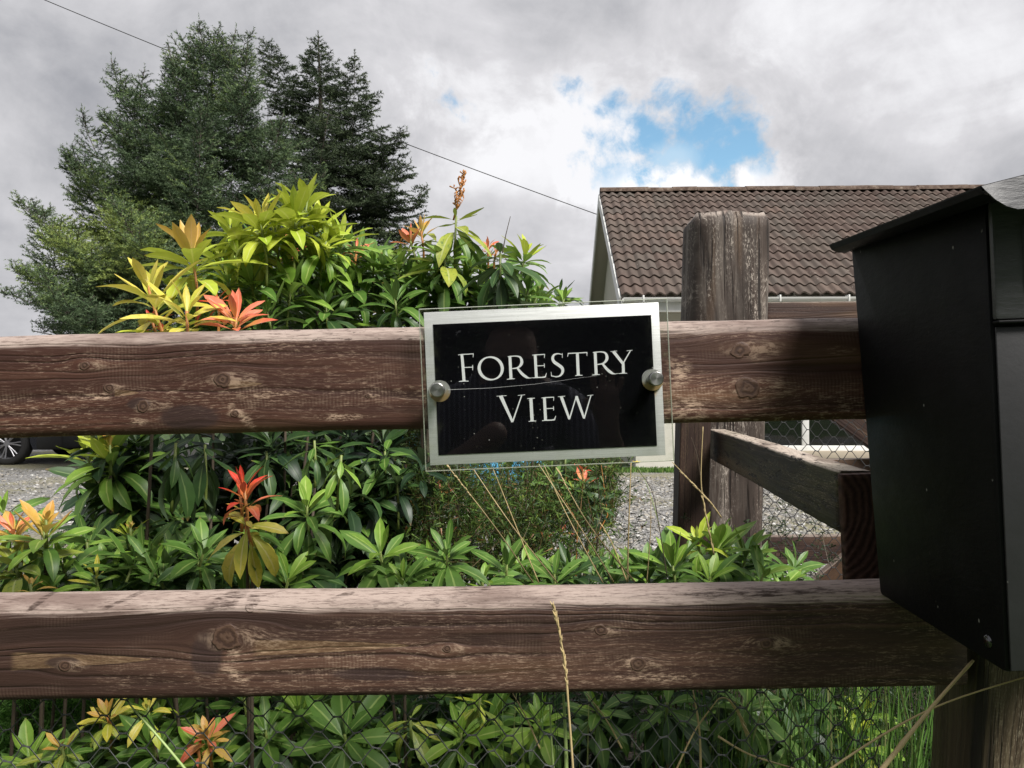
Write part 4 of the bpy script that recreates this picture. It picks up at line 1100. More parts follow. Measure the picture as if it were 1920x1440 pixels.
# side curl under the left and right edges
for xe, sg in ((xs0, 1), (xs1, -1)):
    for i in range(5):
        a0_, a1_ = R(180 + 34 * i), R(180 + 34 * (i + 1))
        pts = []
        for a in (a0_, a1_):
            pts.append((xe + sg * (.016 + .016 * math.cos(a)), .2092 + .010 * math.sin(a)))
        v = [bm.verts.new((pts[0][0], 0, pts[0][1])), bm.verts.new((pts[1][0], 0, pts[1][1])), bm.verts.new((pts[1][0], -.30, pts[1][1] - .009)), bm.verts.new((pts[0][0], -.30, pts[0][1] - .009))]
        bm.faces.new(v)
bmesh.ops.remove_doubles(bm, verts=bm.verts, dist=.0004)
lid = link('lid', bm_mesh('lid', bm, smooth=True, autosmooth=35), box_, MBX)
bm = bmesh.new(); U, D_ = [], []
for i in range(41):
    x_ = xs0 + (xs1 - xs0) * i / 40; zt = .2003 + .010 * math.sin(math.pi * i / 40) + .022 * (1 - abs(2 * i / 40 - 1))
    t_ = min(1, (x_ - xs0) / .035, (xs1 - x_) / .035); drop = .004 + .024 * (1 - (1 - max(0, t_)) ** 2)
    U.append([bm.verts.new((x_, y_, zt)) for y_ in (-.3002, -.3018)]); D_.append([bm.verts.new((x_, y_ - .004, zt - drop)) for y_ in (-.3002, -.3018)])
for i in range(40):
    for s_ in (0, 1): bm.faces.new((U[i][s_], U[i + 1][s_], D_[i + 1][s_], D_[i][s_]))
    bm.faces.new((U[i][0], U[i][1], U[i + 1][1], U[i + 1][0])); bm.faces.new((D_[i][0], D_[i + 1][0], D_[i + 1][1], D_[i][1]))
link('front_lip', bm_mesh('front_lip', bm, smooth=True, autosmooth=50), lid, SUNLIT_FLAP)
bm = bmesh.new(); bmesh.ops.create_uvsphere(bm, u_segments=16, v_segments=8, radius=.0062)
for v in bm.verts: v.co.x *= .55
m = M('rivet_mat'); RIV = m.out(m.principled((.10, .10, .10), .18, metallic=1.0))
link('rivet', bm_mesh('rivet', bm, smooth=True), box_, RIV, loc=(-.0005, -.218, -.200))

# ================================================================== GATE POST, CORNER RAILS, GATE
GW = wood('weathered_post_mat', (), 'z', 9.0, base=(.060, .042, .034), light=(.29, .25, .215), fleck=(.44, .38, .33), top=(.35, .30, .26), crack=1.0, scale=.42, fleck_amt=1.6)
GD = 2.3
def gpost():
    tl, trr = px(1280, 401, GD), px(1440, 401, GD); W_ = (trr.x - tl.x) * .955; cx_ = (tl.x + trr.x) / 2 * 1.052; H = EYE + (tl.z - EYE) * 1.022
    bm = bmesh.new(); rings = []; nseg, nx = 48, 70
    for i in range(nx + 1):
        z = H * i / nx; top_ = max(0, (z - (H - .030)) / .030)
        lean = (H - z) * -.028
        ring = []
        for k in range(nseg):
            a = 2 * math.pi * k / nseg; ca, sa = math.cos(a), math.sin(a)
            e = 3.8; rr_ = (abs(ca) ** e + abs(sa) ** e) ** (-1 / e) * W_ / 2 * (1 - .13 * top_ ** 3)
            g = mnoise.noise(Vector((ca * 9, sa * 9, z * 1.2))); rr_ *= 1 + g * .022 + mnoise.noise(Vector((ca * 30, sa * 30, z * 4))) * .012
            ring.append(bm.verts.new((ca * rr_ + lean, sa * rr_ * .9, z + (.0 if top_ < 1 else mnoise.noise(Vector((ca * 3, sa * 3, 2))) * .012))))
        rings.append(ring)
    for a, b in zip(rings, rings[1:]):
        for k in range(nseg): bm.faces.new((a[k], a[(k + 1) % nseg], b[(k + 1) % nseg], b[k]))
    bm.faces.new(rings[-1]); bm.faces.new(rings[0][::-1])
    me = bm_mesh('gate_post', bm, smooth=True, autosmooth=60)
    return tag(link('gate_post', me, None, GW, loc=(cx_, GD + W_ * .45, 0)), 'thick weathered post with flaking brown stain rising above the fence', 'post'), cx_, W_
gp, gcx, gw_ = gpost()
SIDE = wood('old_rail_mat', (), 'y', 12.0, base=(.030, .019, .013), light=(.095, .070, .042), fleck=(.30, .25, .19), top=(.52, .44, .37), green=.35, pits=2.2, fleck_amt=1.0)
DARKW = wood('dark_stain_mat', (), 'z', 15.0, base=(.034, .017, .012), light=(.065, .034, .024), fleck=(.26, .19, .10), fleck_amt=.35)
DARKX = wood('dark_board_mat', (), 'x', 18.0, base=(.060, .032, .026), light=(.10, .058, .046), fleck=(.26, .20, .16), fleck_amt=.5, top=(.30, .24, .20))
side = empty('side_fence', (px(1296, 735, 2.16).x, 2.18, 0), 'short side fence with a mossy rail running back to the thick post', 'fence')
def rel(root, p): return Vector(p) - root.location
# square stile left of the thick post
pL = px(1264, 735, 2.12)
sp_ = board('post', 1.28, .085, .075, DARKW, side, rel(side, (px(1303, 735, 2.14).x - .012, 2.165, .62)), (0, R(1.6), 0), r=.004, axis='z', seed=7, nx=30)
# receding rail from near end to far end
pn, pf = px(1576, 882, 1.07), px(1331, 805, 2.25)
pnb = px(1576, 999, 1.07)
Hh = pn.z - pnb.z
a = (pf - pn); Ly = a.length
mid = (pn + pf) / 2 - Vector((0, 0, Hh / 2))
yaw = math.atan2(-(a.x), a.y); pitch = math.asin(a.z / Ly)
board('rail', Ly + .0, Hh, .045, SIDE, side, rel(side, mid + Vector((.0225, 0, 0))), (pitch, 0, yaw), r=.004, axis='y', seed=9, nx=60)
# short end block showing its rings to the viewer
m = M('end_grain_mat'); x, y, z = m.xyz(m.coord())
q = ((x + .085) * (x + .085) + (z - .03) * (z - .03)).sqrt() + (m.noise(m.coord(), 26, 4) - .5) * .016
rg = ((q * 620).sin() * .5 + .5); n2 = m.noise(m.coord(), 120, 4, .7)
c = m.mix((rg * .45 + n2 * .75 - .1).clamp(), (.018, .010, .008), (.105, .058, .043))
c = m.mix(n2.step(.62, .75) * .4, c, (.16, .12, .10))
ENDG = m.out(m.principled(c, .85, m.bump(rg * .6 + n2, .8, .003), spec=.2))
eb0, eb1 = px(1583, 889, 1.05), px(1646, 1100, 1.05)
blk = board('end_block', abs(eb0.z - eb1.z), abs(eb1.x - eb0.x), .018, ENDG, side, rel(side, ((eb0.x + eb1.x) / 2, 1.058, (eb0.z + eb1.z) / 2)), (0, R(-2.2), 0), r=.004, axis='z', seed=11, nx=24)

gate = empty('field_gate', (.85, 2.75, 0), 'low braced timber gate with wire netting behind the mossy rail', 'gate')
GY = 2.75
def gboard(name, x0, y0, x1, y1, h_px, d, seed, mat=DARKX, T=.035, r=.003):
    a, b = px(x0, y0, d), px(x1, y1, d); v = b - a; L = v.length; ang = math.atan2(v.z, v.x)
    H = h_px / F * d; c_ = (a + b) / 2
    return board(name, L, H, T, mat, gate, rel(gate, c_), (0, -ang, 0), r=r, seed=seed, nx=30)
gboard('gate_board', 1428, 585, 1900, 580, 34, 2.78, 21)['label'] = 'top board with a mossy upper edge'
gboard('gate_board', 1395, 883, 1960, 874, 40, 2.78, 22)
gboard('gate_board', 1395, 1030, 1960, 1022, 52, 2.78, 23)
gboard('brace', 1480, 703, 1900, 1010, 46, 2.735, 24)
gboard('brace', 1470, 1150, 1640, 1010, 34, 2.735, 25)
gboard('brace', 1500, 1190, 1680, 1062, 30, 2.70, 26)
board('stile', 1.30, .09, .045, DARKW, gate, rel(gate, px(1935, 735, 2.86) * 1.0 + Vector((0, 0, .66 - EYE))), (0, 0, 0), r=.004, axis='z', seed=27, nx=20)
def gm_(p, r): return p
GWIRE = M('gate_wire_mat'); GWIRE = GWIRE.out(GWIRE.principled((.03, .03, .032), .6, metallic=.2))
gw_o = hexwire('chicken_wire', 0, 1.15, .15, 1.38, .0290, .0250, .0016, gate, wob=.002, loc=rel(gate, (px(1405, 735, 2.66).x, 2.66, 0)), seed=7)
gw_o.data.materials[0] = GWIRE

# ================================================================== SHRUBS
def leaf_mat(name, c0, c1, rib, blotch=None, gloss=.44, tr=.24, foot=None):
    m = M(name); uv = m.node('ShaderNodeUVMap'); u, v, _ = m.xyz(uv.outputs[0])
    inf = m.node('ShaderNodeObjectInfo'); geo = m.node('ShaderNodeNewGeometry')
    rnd = (V(m.nt, inf.outputs['Random']) + V(m.nt, geo.outputs['Random Per Island'])).fract()
    c = m.mix(rnd, c0, c1)
    side = (u - .5).abs() * 2.0
    vein = (((v * 26.0 - side * 3.0)).sin() * .5 + .5)
    c = m.mix(vein * .12, c, tuple(min(1, q * 1.5) for q in c1))
    spots = m.noise(m.vec(u * 5 + rnd * 31, v * 16, rnd * 7), 2.0, 3, .7).step(.64, .70) * (rnd * 7.3).fract().step(.55, .8)
    c = m.mix(spots * .6, c, (.16, .09, .03))
    c = m.mix(v.step(.90, 1.0) * (rnd * 5.1).fract().step(.5, .9) * .8, c, (.20, .11, .04))
    if blotch: c = m.mix(m.noise(m.vec(u * 2 + rnd * 9, v * 5, rnd * 3), 2.2, 4, .7).step(.50, .66) * .8, c, blotch)
    if foot: c = m.mix((v + (rnd - .5) * .5).step(.62, .05) * .8, c, foot)
    ribm = side.step(.16, .05) * (v.step(1.0, .75))
    c = m.mix(ribm * .75, c, rib)
    c = m.mix(V(m.nt, geo.outputs['Backfacing']) * .45, c, tuple(min(1, a * .6 + .09) for a in c1))
    h = side.step(0, .25) * .6 + vein * .12
    s1 = m.principled(c, gloss, m.bump(h, .35, .001), spec=.42)
    t = m.node('ShaderNodeBsdfTranslucent'); m.put(t.inputs[0], m.mix(.35, c, (1, 1, .2), 'MULTIPLY'))
    return m.out(m.mixsh(tr, s1, t.outputs[0]))
PAL = {
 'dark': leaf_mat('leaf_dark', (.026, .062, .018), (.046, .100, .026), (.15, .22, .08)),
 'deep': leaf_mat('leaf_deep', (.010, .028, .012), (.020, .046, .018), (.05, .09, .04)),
 'mid': leaf_mat('leaf_mid', (.066, .145, .024), (.105, .205, .036), (.28, .38, .11)),
 'fresh': leaf_mat('leaf_fresh', (.13, .25, .030), (.21, .34, .045), (.40, .50, .14)),
 'lime': leaf_mat('leaf_lime', (.30, .42, .035), (.50, .56, .06), (.62, .66, .22), tr=.3),
 'yellow': leaf_mat('leaf_yellow', (.56, .50, .06), (.70, .58, .12), (.72, .66, .28), (.44, .46, .06), tr=.3, foot=(.42, .48, .06)),
 'ageing': leaf_mat('leaf_ageing', (.36, .38, .05), (.22, .30, .045), (.45, .48, .20), (.07, .15, .03)),
 'amber': leaf_mat('leaf_amber', (.60, .30, .06), (.62, .42, .10), (.65, .40, .2), tr=.3, foot=(.38, .38, .06)),
 'red': leaf_mat('leaf_red', (.62, .035, .03), (.72, .09, .05), (.75, .2, .15), tr=.3, foot=(.62, .22, .05)),
 'coral': leaf_mat('leaf_coral', (.72, .13, .07), (.80, .24, .14), (.8, .35, .25), tr=.3, foot=(.62, .36, .10)),
 'straw': leaf_mat('leaf_straw', (.40, .30, .14), (.55, .44, .24), (.5, .4, .2)),
}
m = M('stem_green_mat'); STEMG = m.out(m.principled(m.mix(m.noise(m.coord(), 40, 3), (.12, .17, .035), (.20, .24, .06)), .5))
m = M('stem_red_mat'); STEMR = m.out(m.principled(m.mix(m.noise(m.coord(), 60, 3), (.36, .12, .03), (.45, .22, .06)), .5))
m = M('stem_bark_mat'); STEMB = m.out(m.principled(m.mix(m.noise(m.coord(), 50, 4), (.035, .025, .018), (.10, .075, .05)), .85))

NSEG = 6
def leaf_arrays(wid, droop, fold, twist, curl, rs):
    """leaf along +Y, unit length, upper side towards +Z"""
    ts = [0, .07, .22, .42, .62, .82, 1.0]; W_ = [.035, .09, .50, .88, 1.0, .66, .02]
    V_, UV = [], []; y = z = 0; ang = curl
    for i, t in enumerate(ts):
        if i:
            dt = t - ts[i - 1]; ang -= droop * dt * 1.3; y += math.cos(ang) * dt; z += math.sin(ang) * dt
        w_ = W_[i] * wid / 2; tw = twist * t
        nx, nz = -math.sin(ang), math.cos(ang)
        for s_, uu in ((-1, 0), (0, .5), (1, 1)):
            lift = abs(s_) * w_ * fold * (1 - .3 * t); wave = s_ * math.sin(t * 9 + rs) * .03 * wid * (1 if s_ else 0)
            x_ = s_ * w_ * math.cos(tw); o = s_ * w_ * math.sin(tw) + lift + wave
            V_.append((x_, y + nx * o, z + nz * o)); UV.append((uu, t))
    Fc = []
    for i in range(len(ts) - 1):
        for k in (0, 1):
            a = i * 3 + k; Fc.append((a, a + 1, a + 4, a + 3))
    return np.array(V_), np.array(Fc), np.array(UV)
VAR = [leaf_arrays(w_, d, f_, t_, c_, i) for i, (w_, d, f_, t_, c_) in enumerate(
    ((.25, .25, .45, .05, .10), (.28, .55, .35, -.1, .22), (.24, .95, .40, .15, .35), (.31, .35, .30, -.2, .05), (.26, 1.35, .38, .1, .5), (.22, -.25, .55, .0, -.1)))]
LMESH = {}
def leaf_me(v, pal):
    if (v, pal) not in LMESH:
        a, f_, uv = VAR[v]; me = np_mesh('leaf', a, f_, uvs=uv); me.materials.append(PAL[pal]); LMESH[(v, pal)] = me
    return LMESH[(v, pal)]

def shoot_leaves(tip, axis, L, n, pals, rng, th0=22, th1=105, gap=.035, spread=1.0, flat=0.0, narrow=0):
    """leaf transforms of one whorl; pals = (young, middle, old)"""
    axis = axis.normalized(); u = axis.orthogonal().normalized(); v = axis.cross(u); out = []
    ph = rng.random() * 6.28
    for i in range(n):
        f = i / max(1, n - 1); ph += 2.39996
        th = R(th0 + (th1 - th0) * f ** .75 + rng.uniform(-14, 14)); r_ = u * math.cos(ph) + v * math.sin(ph)
        d = (axis * math.cos(th) + r_ * math.sin(th)).normalized()
        if f > .5: d = (d + Vector((0, 0, -.22 * (f - .5)))).normalized()
        nrm = (axis - d * axis.dot(d)); 
        if nrm.length < .1: nrm = -r_
        nrm = (nrm.normalized() + Vector((rng.gauss(0, .14), rng.gauss(0, .14), rng.gauss(0, .10)))); nrm = (nrm - d * nrm.dot(d)).normalized()
        l = L * (.55 + .45 * min(1, f * 2.2)) * rng.uniform(.66, 1.18)
        if rng.random() < .06: continue
        if f > .85: l *= .92
        base = tip - axis * (gap * f * (L / .08)) + d * .003
        x_ = d.cross(nrm); Rm = np.array([[x_.x, d.x, nrm.x], [x_.y, d.y, nrm.y], [x_.z, d.z, nrm.z]])
        pal = pals[0] if f < .30 else (pals[1] if f < .68 else pals[2])
        vi = rng.choice((0, 5, 3)) if f < .3 else (rng.choice((0, 1, 3)) if f < .6 else rng.choice((1, 2, 4)))
        out.append((vi, pal, np.array(base[:]), Rm, l))
    return out

class Shrub:
    def __init__(s, name, label, base, seed, group=None):
        s.root = empty(name, base, label, 'shrub', group); s.base = Vector(base); s.n = 0; s.rest = {}; s.rng = random.Random(seed); s.stems = {}
    def add(s, leaves, single=True):
        for (vi, pal, p, Rm, l) in leaves:
            if single and s.n < 300:
                o = bpy.data.objects.new('leaf', leaf_me(vi, pal)); COL.objects.link(o); o.parent = s.root
                M4 = Matrix([[*(Rm[r_] * l), p[r_] - s.base[r_]] for r_ in range(3)] + [[0, 0, 0, 1]]); o.matrix_local = M4; s.n += 1
            else: s.rest.setdefault(pal, []).append((vi, p, Rm, l))
    def stem(s, pts, r0, r1, mat):
        s.stems.setdefault(mat.name, [mat, []])[1].append((pts, r0, r1))
    def shoot(s, x, y, d, Lpx, n, pals, lean=(0, 0), single=True, stem=STEMG, foot=None, th0=22, th1=105, gap=.035, low=None):
        """x, y: photograph pixel of the heart of the whorl, d its distance; lean: (sideways, towards viewer)"""
        tip = px(x, y, d); L = Lpx / F * d * 1.13; n = int(n * 1.32)
        ax = Vector((lean[0], -lean[1], 1)).normalized()
        s.add(shoot_leaves(tip, ax, L, n, pals, s.rng, th0, th1, gap), single)
        ft = Vector(foot) if foot is not None else s.base + Vector((s.rng.gauss(0, .05), s.rng.gauss(0, .05), .0))
        mid = Vector((tip.x * .8 + ft.x * .2, tip.y * .8 + ft.y * .2, tip.z * .45))
        k = tip - ax * L * .7
        pts = [bez(ft, mid, k, i / 6) for i in range(7)] + [tip + ax * .004]
        cut = min(.97, max(.55, 1 - (L * .5) / max(.05, (k - ft).length))); pts = [bez(ft, mid, k, cut * i / 6) for i in range(7)] + [bez(ft, mid, k, cut + (1 - cut) * i / 3) for i in range(1, 4)] + [tip + ax * .004]
        if s.rng.random() < (.16 if y < 640 else (.45 if single else .08)): s.stem(pts[:7], .0040, .0026, STEMB)
        if single: s.stem(pts[6:], .0029, .0023, stem)
    def finish(s):
        for nm, (mat, lst) in s.stems.items():
            for (pts, r0, r1) in lst[:60]:
                bm = bmesh.new(); n = len(pts); tube(bm, [p - s.base for p in pts], [r0 + (r1 - r0) * i / (n - 1) for i in range(n)], 6)
                link('stem', bm_mesh('stem', bm, smooth=True), s.root, mat)
        if s.rest:
            vs, fs, uvs, mi, mats, k = [], [], [], [], [], 0
            for pal, lst in s.rest.items():
                mats.append(PAL[pal])
                for (vi, p, Rm, l) in lst:
                    a, f_, uv = VAR[vi]; vs.append(a @ Rm.T * l + p - np.array(s.base[:])); fs.append(f_ + k); uvs.append(uv); mi.append(np.full(len(f_), len(mats) - 1)); k += len(a)
            me = np_mesh('foliage', np.vstack(vs), np.vstack(fs), uvs=np.vstack(uvs))
            for m_ in mats: me.materials.append(m_)
            me.polygons.foreach_set('material_index', np.concatenate(mi).astype(np.int32))
            link('foliage', me, s.root)['kind'] = 'stuff'
def fill(s, n, xr, yr, dr, Lr, pals, single=False, nl=(11, 16), lean=.5, inside=None):
    r = s.rng; k = 0; tries = 0
    while k < n and tries < n * 20:
        tries += 1
        x, y = r.uniform(*xr), r.uniform(*yr)
        if inside and not inside(x, y): continue
        d = r.uniform(*dr)
        s.shoot(x, y, d, r.uniform(*Lr), r.randint(*nl), r.choice(pals), (r.uniform(-lean, lean), r.uniform(-.1, lean)), single=single); k += 1
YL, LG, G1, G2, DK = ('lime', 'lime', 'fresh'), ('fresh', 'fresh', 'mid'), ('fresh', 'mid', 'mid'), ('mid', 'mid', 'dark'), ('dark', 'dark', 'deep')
def gb(x, d): p = px(x, 735, d); p.z = .01; return p

# --- tall yellow-green shrub rising above the upper rail
S = Shrub('pieris_shrub', 'tall yellow-green shrub rising highest above the upper rail', gb(480, 1.62), 1)
S.shoot(487, 415, 1.42, 88, 24, ('yellow', 'lime', 'lime'), (-.15, .1), th0=12)
S.shoot(552, 402, 1.46, 90, 26, ('lime', 'lime', 'lime'), (.03, .05), th0=8, th1=100)
S.shoot(590, 425, 1.52, 78, 20, ('lime', 'lime', 'fresh'), (.2, .1), th0=15)
S.shoot(450, 455, 1.50, 84, 20, ('lime', 'lime', 'lime'), (-.35, .1))
S.shoot(640, 450, 1.58, 74, 22, ('lime', 'fresh', 'fresh'), (.15, .1), th0=15)
S.shoot(520, 470, 1.50, 86, 18, ('lime', 'fresh', 'fresh'), (.0, .3))
S.shoot(600, 490, 1.55, 80, 18, LG, (.1, .2)); S.shoot(410, 480, 1.50, 82, 18, ('lime', 'lime', 'fresh'), (-.3, .1))
S.shoot(545, 540, 1.48, 88, 18, ('fresh', 'fresh', 'mid'), (.2, .3)); S.shoot(470, 530, 1.46, 84, 16, G1, (-.2, .2))
S.shoot(700, 500, 1.62, 66, 20, LG, (.05, .2)); S.shoot(660, 530, 1.6, 70, 18, G1, (.1, .4)); S.shoot(610, 570, 1.5, 78, 16, G2, (0, .4))
S.shoot(500, 585, 1.42, 84, 14, G1, (-.2, .3))
S.shoot(540, 462, 1.60, 46, 8, ('coral', 'coral', 'red'), (-.2, .4), th0=30, th1=80, stem=STEMR)
S.shoot(668, 470, 1.66, 38, 8, ('coral', 'coral', 'coral'), (.2, .4), th0=30, th1=80, stem=STEMR)
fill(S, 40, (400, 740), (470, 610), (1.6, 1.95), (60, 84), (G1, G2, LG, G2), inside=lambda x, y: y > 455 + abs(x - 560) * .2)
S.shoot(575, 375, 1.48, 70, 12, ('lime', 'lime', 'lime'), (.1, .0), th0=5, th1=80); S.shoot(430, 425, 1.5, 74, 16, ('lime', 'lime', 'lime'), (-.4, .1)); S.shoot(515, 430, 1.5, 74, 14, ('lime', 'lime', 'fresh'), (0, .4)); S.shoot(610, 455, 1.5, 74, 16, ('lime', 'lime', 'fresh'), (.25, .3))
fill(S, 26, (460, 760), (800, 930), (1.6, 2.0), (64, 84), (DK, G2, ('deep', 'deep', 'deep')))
S.finish()

# --- yellow and coral shoots at the left
S = Shrub('pieris_shrub', 'shrub with big yellow and coral leaves poking over the upper rail', gb(330, 1.35), 2)
S.shoot(360, 478, 1.34, 98, 18, ('amber', 'lime', 'lime'), (-.1, .1), th0=10, th1=100, stem=STEMR)
S.shoot(277, 540, 1.22, 112, 18, ('yellow', 'yellow', 'yellow'), (-.25, .15), th0=25, th1=112, stem=STEMR, gap=.06)
S.shoot(350, 588, 1.14, 104, 18, ('yellow', 'yellow', 'yellow'), (.05, .2), th0=22, th1=112, stem=STEMR)
S.shoot(300, 610, 1.20, 96, 14, ('yellow', 'lime', 'yellow'), (-.3, .1), th0=50, th1=110, stem=STEMR)
S.shoot(442, 600, 1.16, 84, 17, ('coral', 'coral', 'coral'), (.12, .35), th0=20, th1=100, stem=STEMR)
S.shoot(408, 560, 1.36, 42, 9, ('red', 'red', 'red'), (0, .2), th0=20, th1=95, stem=STEMR)
S.shoot(285, 602, 1.30, 34, 7, ('red', 'red', 'red'), (-.2, .2), th0=30, th1=95, stem=STEMR)
S.shoot(425, 520, 1.45, 74, 14, ('lime', 'fresh', 'fresh'), (-.1, .2)); S.shoot(330, 540, 1.42, 72, 12, ('lime', 'lime', 'fresh'), (-.2, .1))
fill(S, 9, (330, 470), (545, 620), (1.4, 1.7), (56, 78), (LG, G1, G2))
S.finish()

# --- right hand group above the sign
S = Shrub('pieris_shrub', 'green shrub with a dry flower spike rising behind the sign', gb(850, 1.75), 3)
S.shoot(855, 408, 1.56, 84, 16, ('ageing', 'ageing', 'mid'), (.05, .1), th0=70, th1=140)
S.shoot(833, 480, 1.54, 92, 20, ('fresh', 'ageing', 'mid'), (-.05, .3), th0=60, th1=118)
S.shoot(790, 435, 1.62, 46, 12, ('amber', 'amber', 'ageing'), (-.1, .1), th0=15, th1=80, stem=STEMR)
S.shoot(770, 455, 1.62, 60, 14, ('coral', 'ageing', 'mid'), (-.3, .2), th0=25)
S.shoot(870, 520, 1.60, 78, 18, G1, (.1, .4)); S.shoot(790, 530, 1.58, 82, 18, G1, (-.1, .4)); S.shoot(745, 500, 1.62, 70, 16, LG, (-.2, .2))
S.shoot(740, 560, 1.5, 76, 16, G2, (-.1, .4)); S.shoot(830, 560, 1.55, 74, 14, G2, (0, .5)); S.shoot(900, 560, 1.6, 66, 14, G1, (0, .5))
fill(S, 22, (710, 920), (500, 600), (1.6, 1.95), (54, 76), (G1, G2, DK, G2))
# dry flower spike
sp0, sp1 = px(850, 412, 1.56), px(868, 322, 1.56)
bm = bmesh.new(); tube(bm, [sp0 - S.base, sp0.lerp(sp1, .5) - S.base + Vector((.002, 0, 0)), sp1 - S.base], [.0022, .0016, .0007], 6)
r = S.rng
for i in range(16):
    f = i / 16; p = sp0.lerp(sp1, .12 + f * .85); a = r.random() * 6.28; l = .030 * (1 - f * .75)
    q = p + Vector((math.cos(a) * l * .75, math.sin(a) * l * .75, l * .9)); tube(bm, [p - S.base, p.lerp(q, .5) - S.base - Vector((0, 0, .002)), q - S.base], [.0010, .0009, .0005], 4)
    for k in range(5):
        g = p.lerp(q, .25 + .18 * k); add_cyl(bm, g - S.base, g - S.base + Vector((r.gauss(0, .003), r.gauss(0, .003), .005)), .0009, .0017, 5)
link('flower_spike', bm_mesh('flower_spike', bm, smooth=True), S.root, STEMR)
S.finish()

S = Shrub('pieris_shrub', 'dark green drooping shrub with small coral tips, left of the house gable', gb(985, 1.85), 4)
S.shoot(938, 478, 1.46, 80, 18, ('dark', 'dark', 'dark'), (0, .15), th0=75, th1=145)
S.shoot(985, 480, 1.62, 66, 20, ('lime', 'fresh', 'mid'), (.25, .1), th0=20, th1=105)
S.shoot(915, 462, 1.66, 26, 7, ('coral', 'coral', 'coral'), (0, .1), th0=10, th1=60, stem=STEMR)
S.shoot(930, 472, 1.62, 24, 6, ('red', 'coral', 'coral'), (.2, .1), th0=10, th1=60, stem=STEMR)
S.shoot(940, 540, 1.5, 78, 16, ('dark', 'dark', 'dark'), (0, .4), th0=60, th1=130); S.shoot(990, 545, 1.6, 66, 16, G2, (.2, .3)); S.shoot(1005, 560, 1.7, 60, 14, G1, (.3, .2))
S.shoot(1057, 562, 1.85, 48, 16, LG, (.15, .2)); S.shoot(1020, 575, 1.8, 50, 14, G1, (.1, .3)); S.shoot(900, 500, 1.65, 64, 14, G2, (-.1, .3))
fill(S, 16, (900, 1050), (548, 600), (1.65, 2.0), (44, 64), (G1, G2, DK))
tw0, tw1 = px(942, 474, 1.45), px(957, 405, 1.45); bm = bmesh.new(); tube(bm, [tw0 - S.base, tw0.lerp(tw1, .5) - S.base + Vector((-.001, 0, 0)), tw1 - S.base], [.0014, .0009, .0006], 5)
link('dead_twig', bm_mesh('dead_twig', bm), S.root, STEMB)
S.finish()

# --- between the rails, left
S = Shrub('pieris_shrub', 'light green shrub with a yellow bud, right of the parked car wheel', gb(215, 1.62), 5)
S.shoot(203, 858, 1.46, 108, 26, ('lime', 'fresh', 'mid'), (-.25, .25), th0=20, th1=112)
S.shoot(207, 838, 1.43, 26, 9, ('yellow', 'amber', 'yellow'), (0, .1), th0=5, th1=35)
S.shoot(160, 845, 1.52, 84, 14, ('lime', 'lime', 'fresh'), (-.3, .1)); S.shoot(235, 915, 1.5, 96, 16, ('mid', 'mid', 'dark'), (.0, .5), th0=60, th1=125)
S.shoot(255, 850, 1.55, 84, 14, G2, (.2, .2)); S.shoot(290, 880, 1.6, 80, 14, DK, (.1, .4)); S.shoot(330, 835, 1.25, 96, 10, ('mid', 'dark', 'dark'), (.1, .1), th0=120, th1=160)
S.shoot(385, 838, 1.3, 90, 10, ('dark', 'dark', 'dark'), (0, .1), th0=110, th1=165)
fill(S, 18, (190, 420), (850, 990), (1.7, 2.1), (64, 90), (DK, G2, DK))
S.finish()
S = Shrub('pieris_shrub', 'olive green shrub with orange tips at the left edge behind the lower rail', gb(60, 1.45), 6)
S.shoot(28, 998, 1.25, 66, 16, ('coral', 'amber', 'ageing'), (-.1, .3), th0=15, th1=90, stem=STEMR)
S.shoot(85, 1000, 1.22, 96, 18, ('amber', 'fresh', 'mid'), (.1, .3)); S.shoot(88, 975, 1.22, 26, 8, ('amber', 'amber', 'yellow'), (0, .1), th0=8, th1=45)
S.shoot(30, 1060, 1.2, 92, 16, ('ageing', 'ageing', 'fresh'), (-.1, .4)); S.shoot(120, 1060, 1.25, 88, 16, G1, (0, .4)); S.shoot(60, 1098, 1.12, 34, 9, ('amber', 'amber', 'amber'), (0, .2), th0=20, th1=85)
S.shoot(165, 1020, 1.35, 84, 14, G2, (.1, .3)); S.shoot(10, 960, 1.5, 70, 12, G1, (0, .3))
S.shoot(205, 1342, 1.25, 56, 16, ('amber', 'yellow', 'ageing'), (0, .5), th0=20, th1=85, stem=STEMR); S.shoot(120, 1400, 1.2, 60, 14, ('amber', 'ageing', 'mid'), (0, .4)); S.shoot(60, 1420, 1.2, 80, 14, LG, (0, .4))
fill(S, 14, (-40, 210), (1000, 1110), (1.35, 1.7), (74, 96), (G1, ('ageing', 'mid', 'mid'), G2)); fill(S, 16, (150, 420), (1340, 1450), (1.25, 1.5), (84, 110), (G1, G2, ('fresh', 'mid', 'mid')), single=True)
fill(S, 5, (-40, 160), (1425, 1480), (1.2, 1.4), (84, 110), (G1, G2))
S.finish()

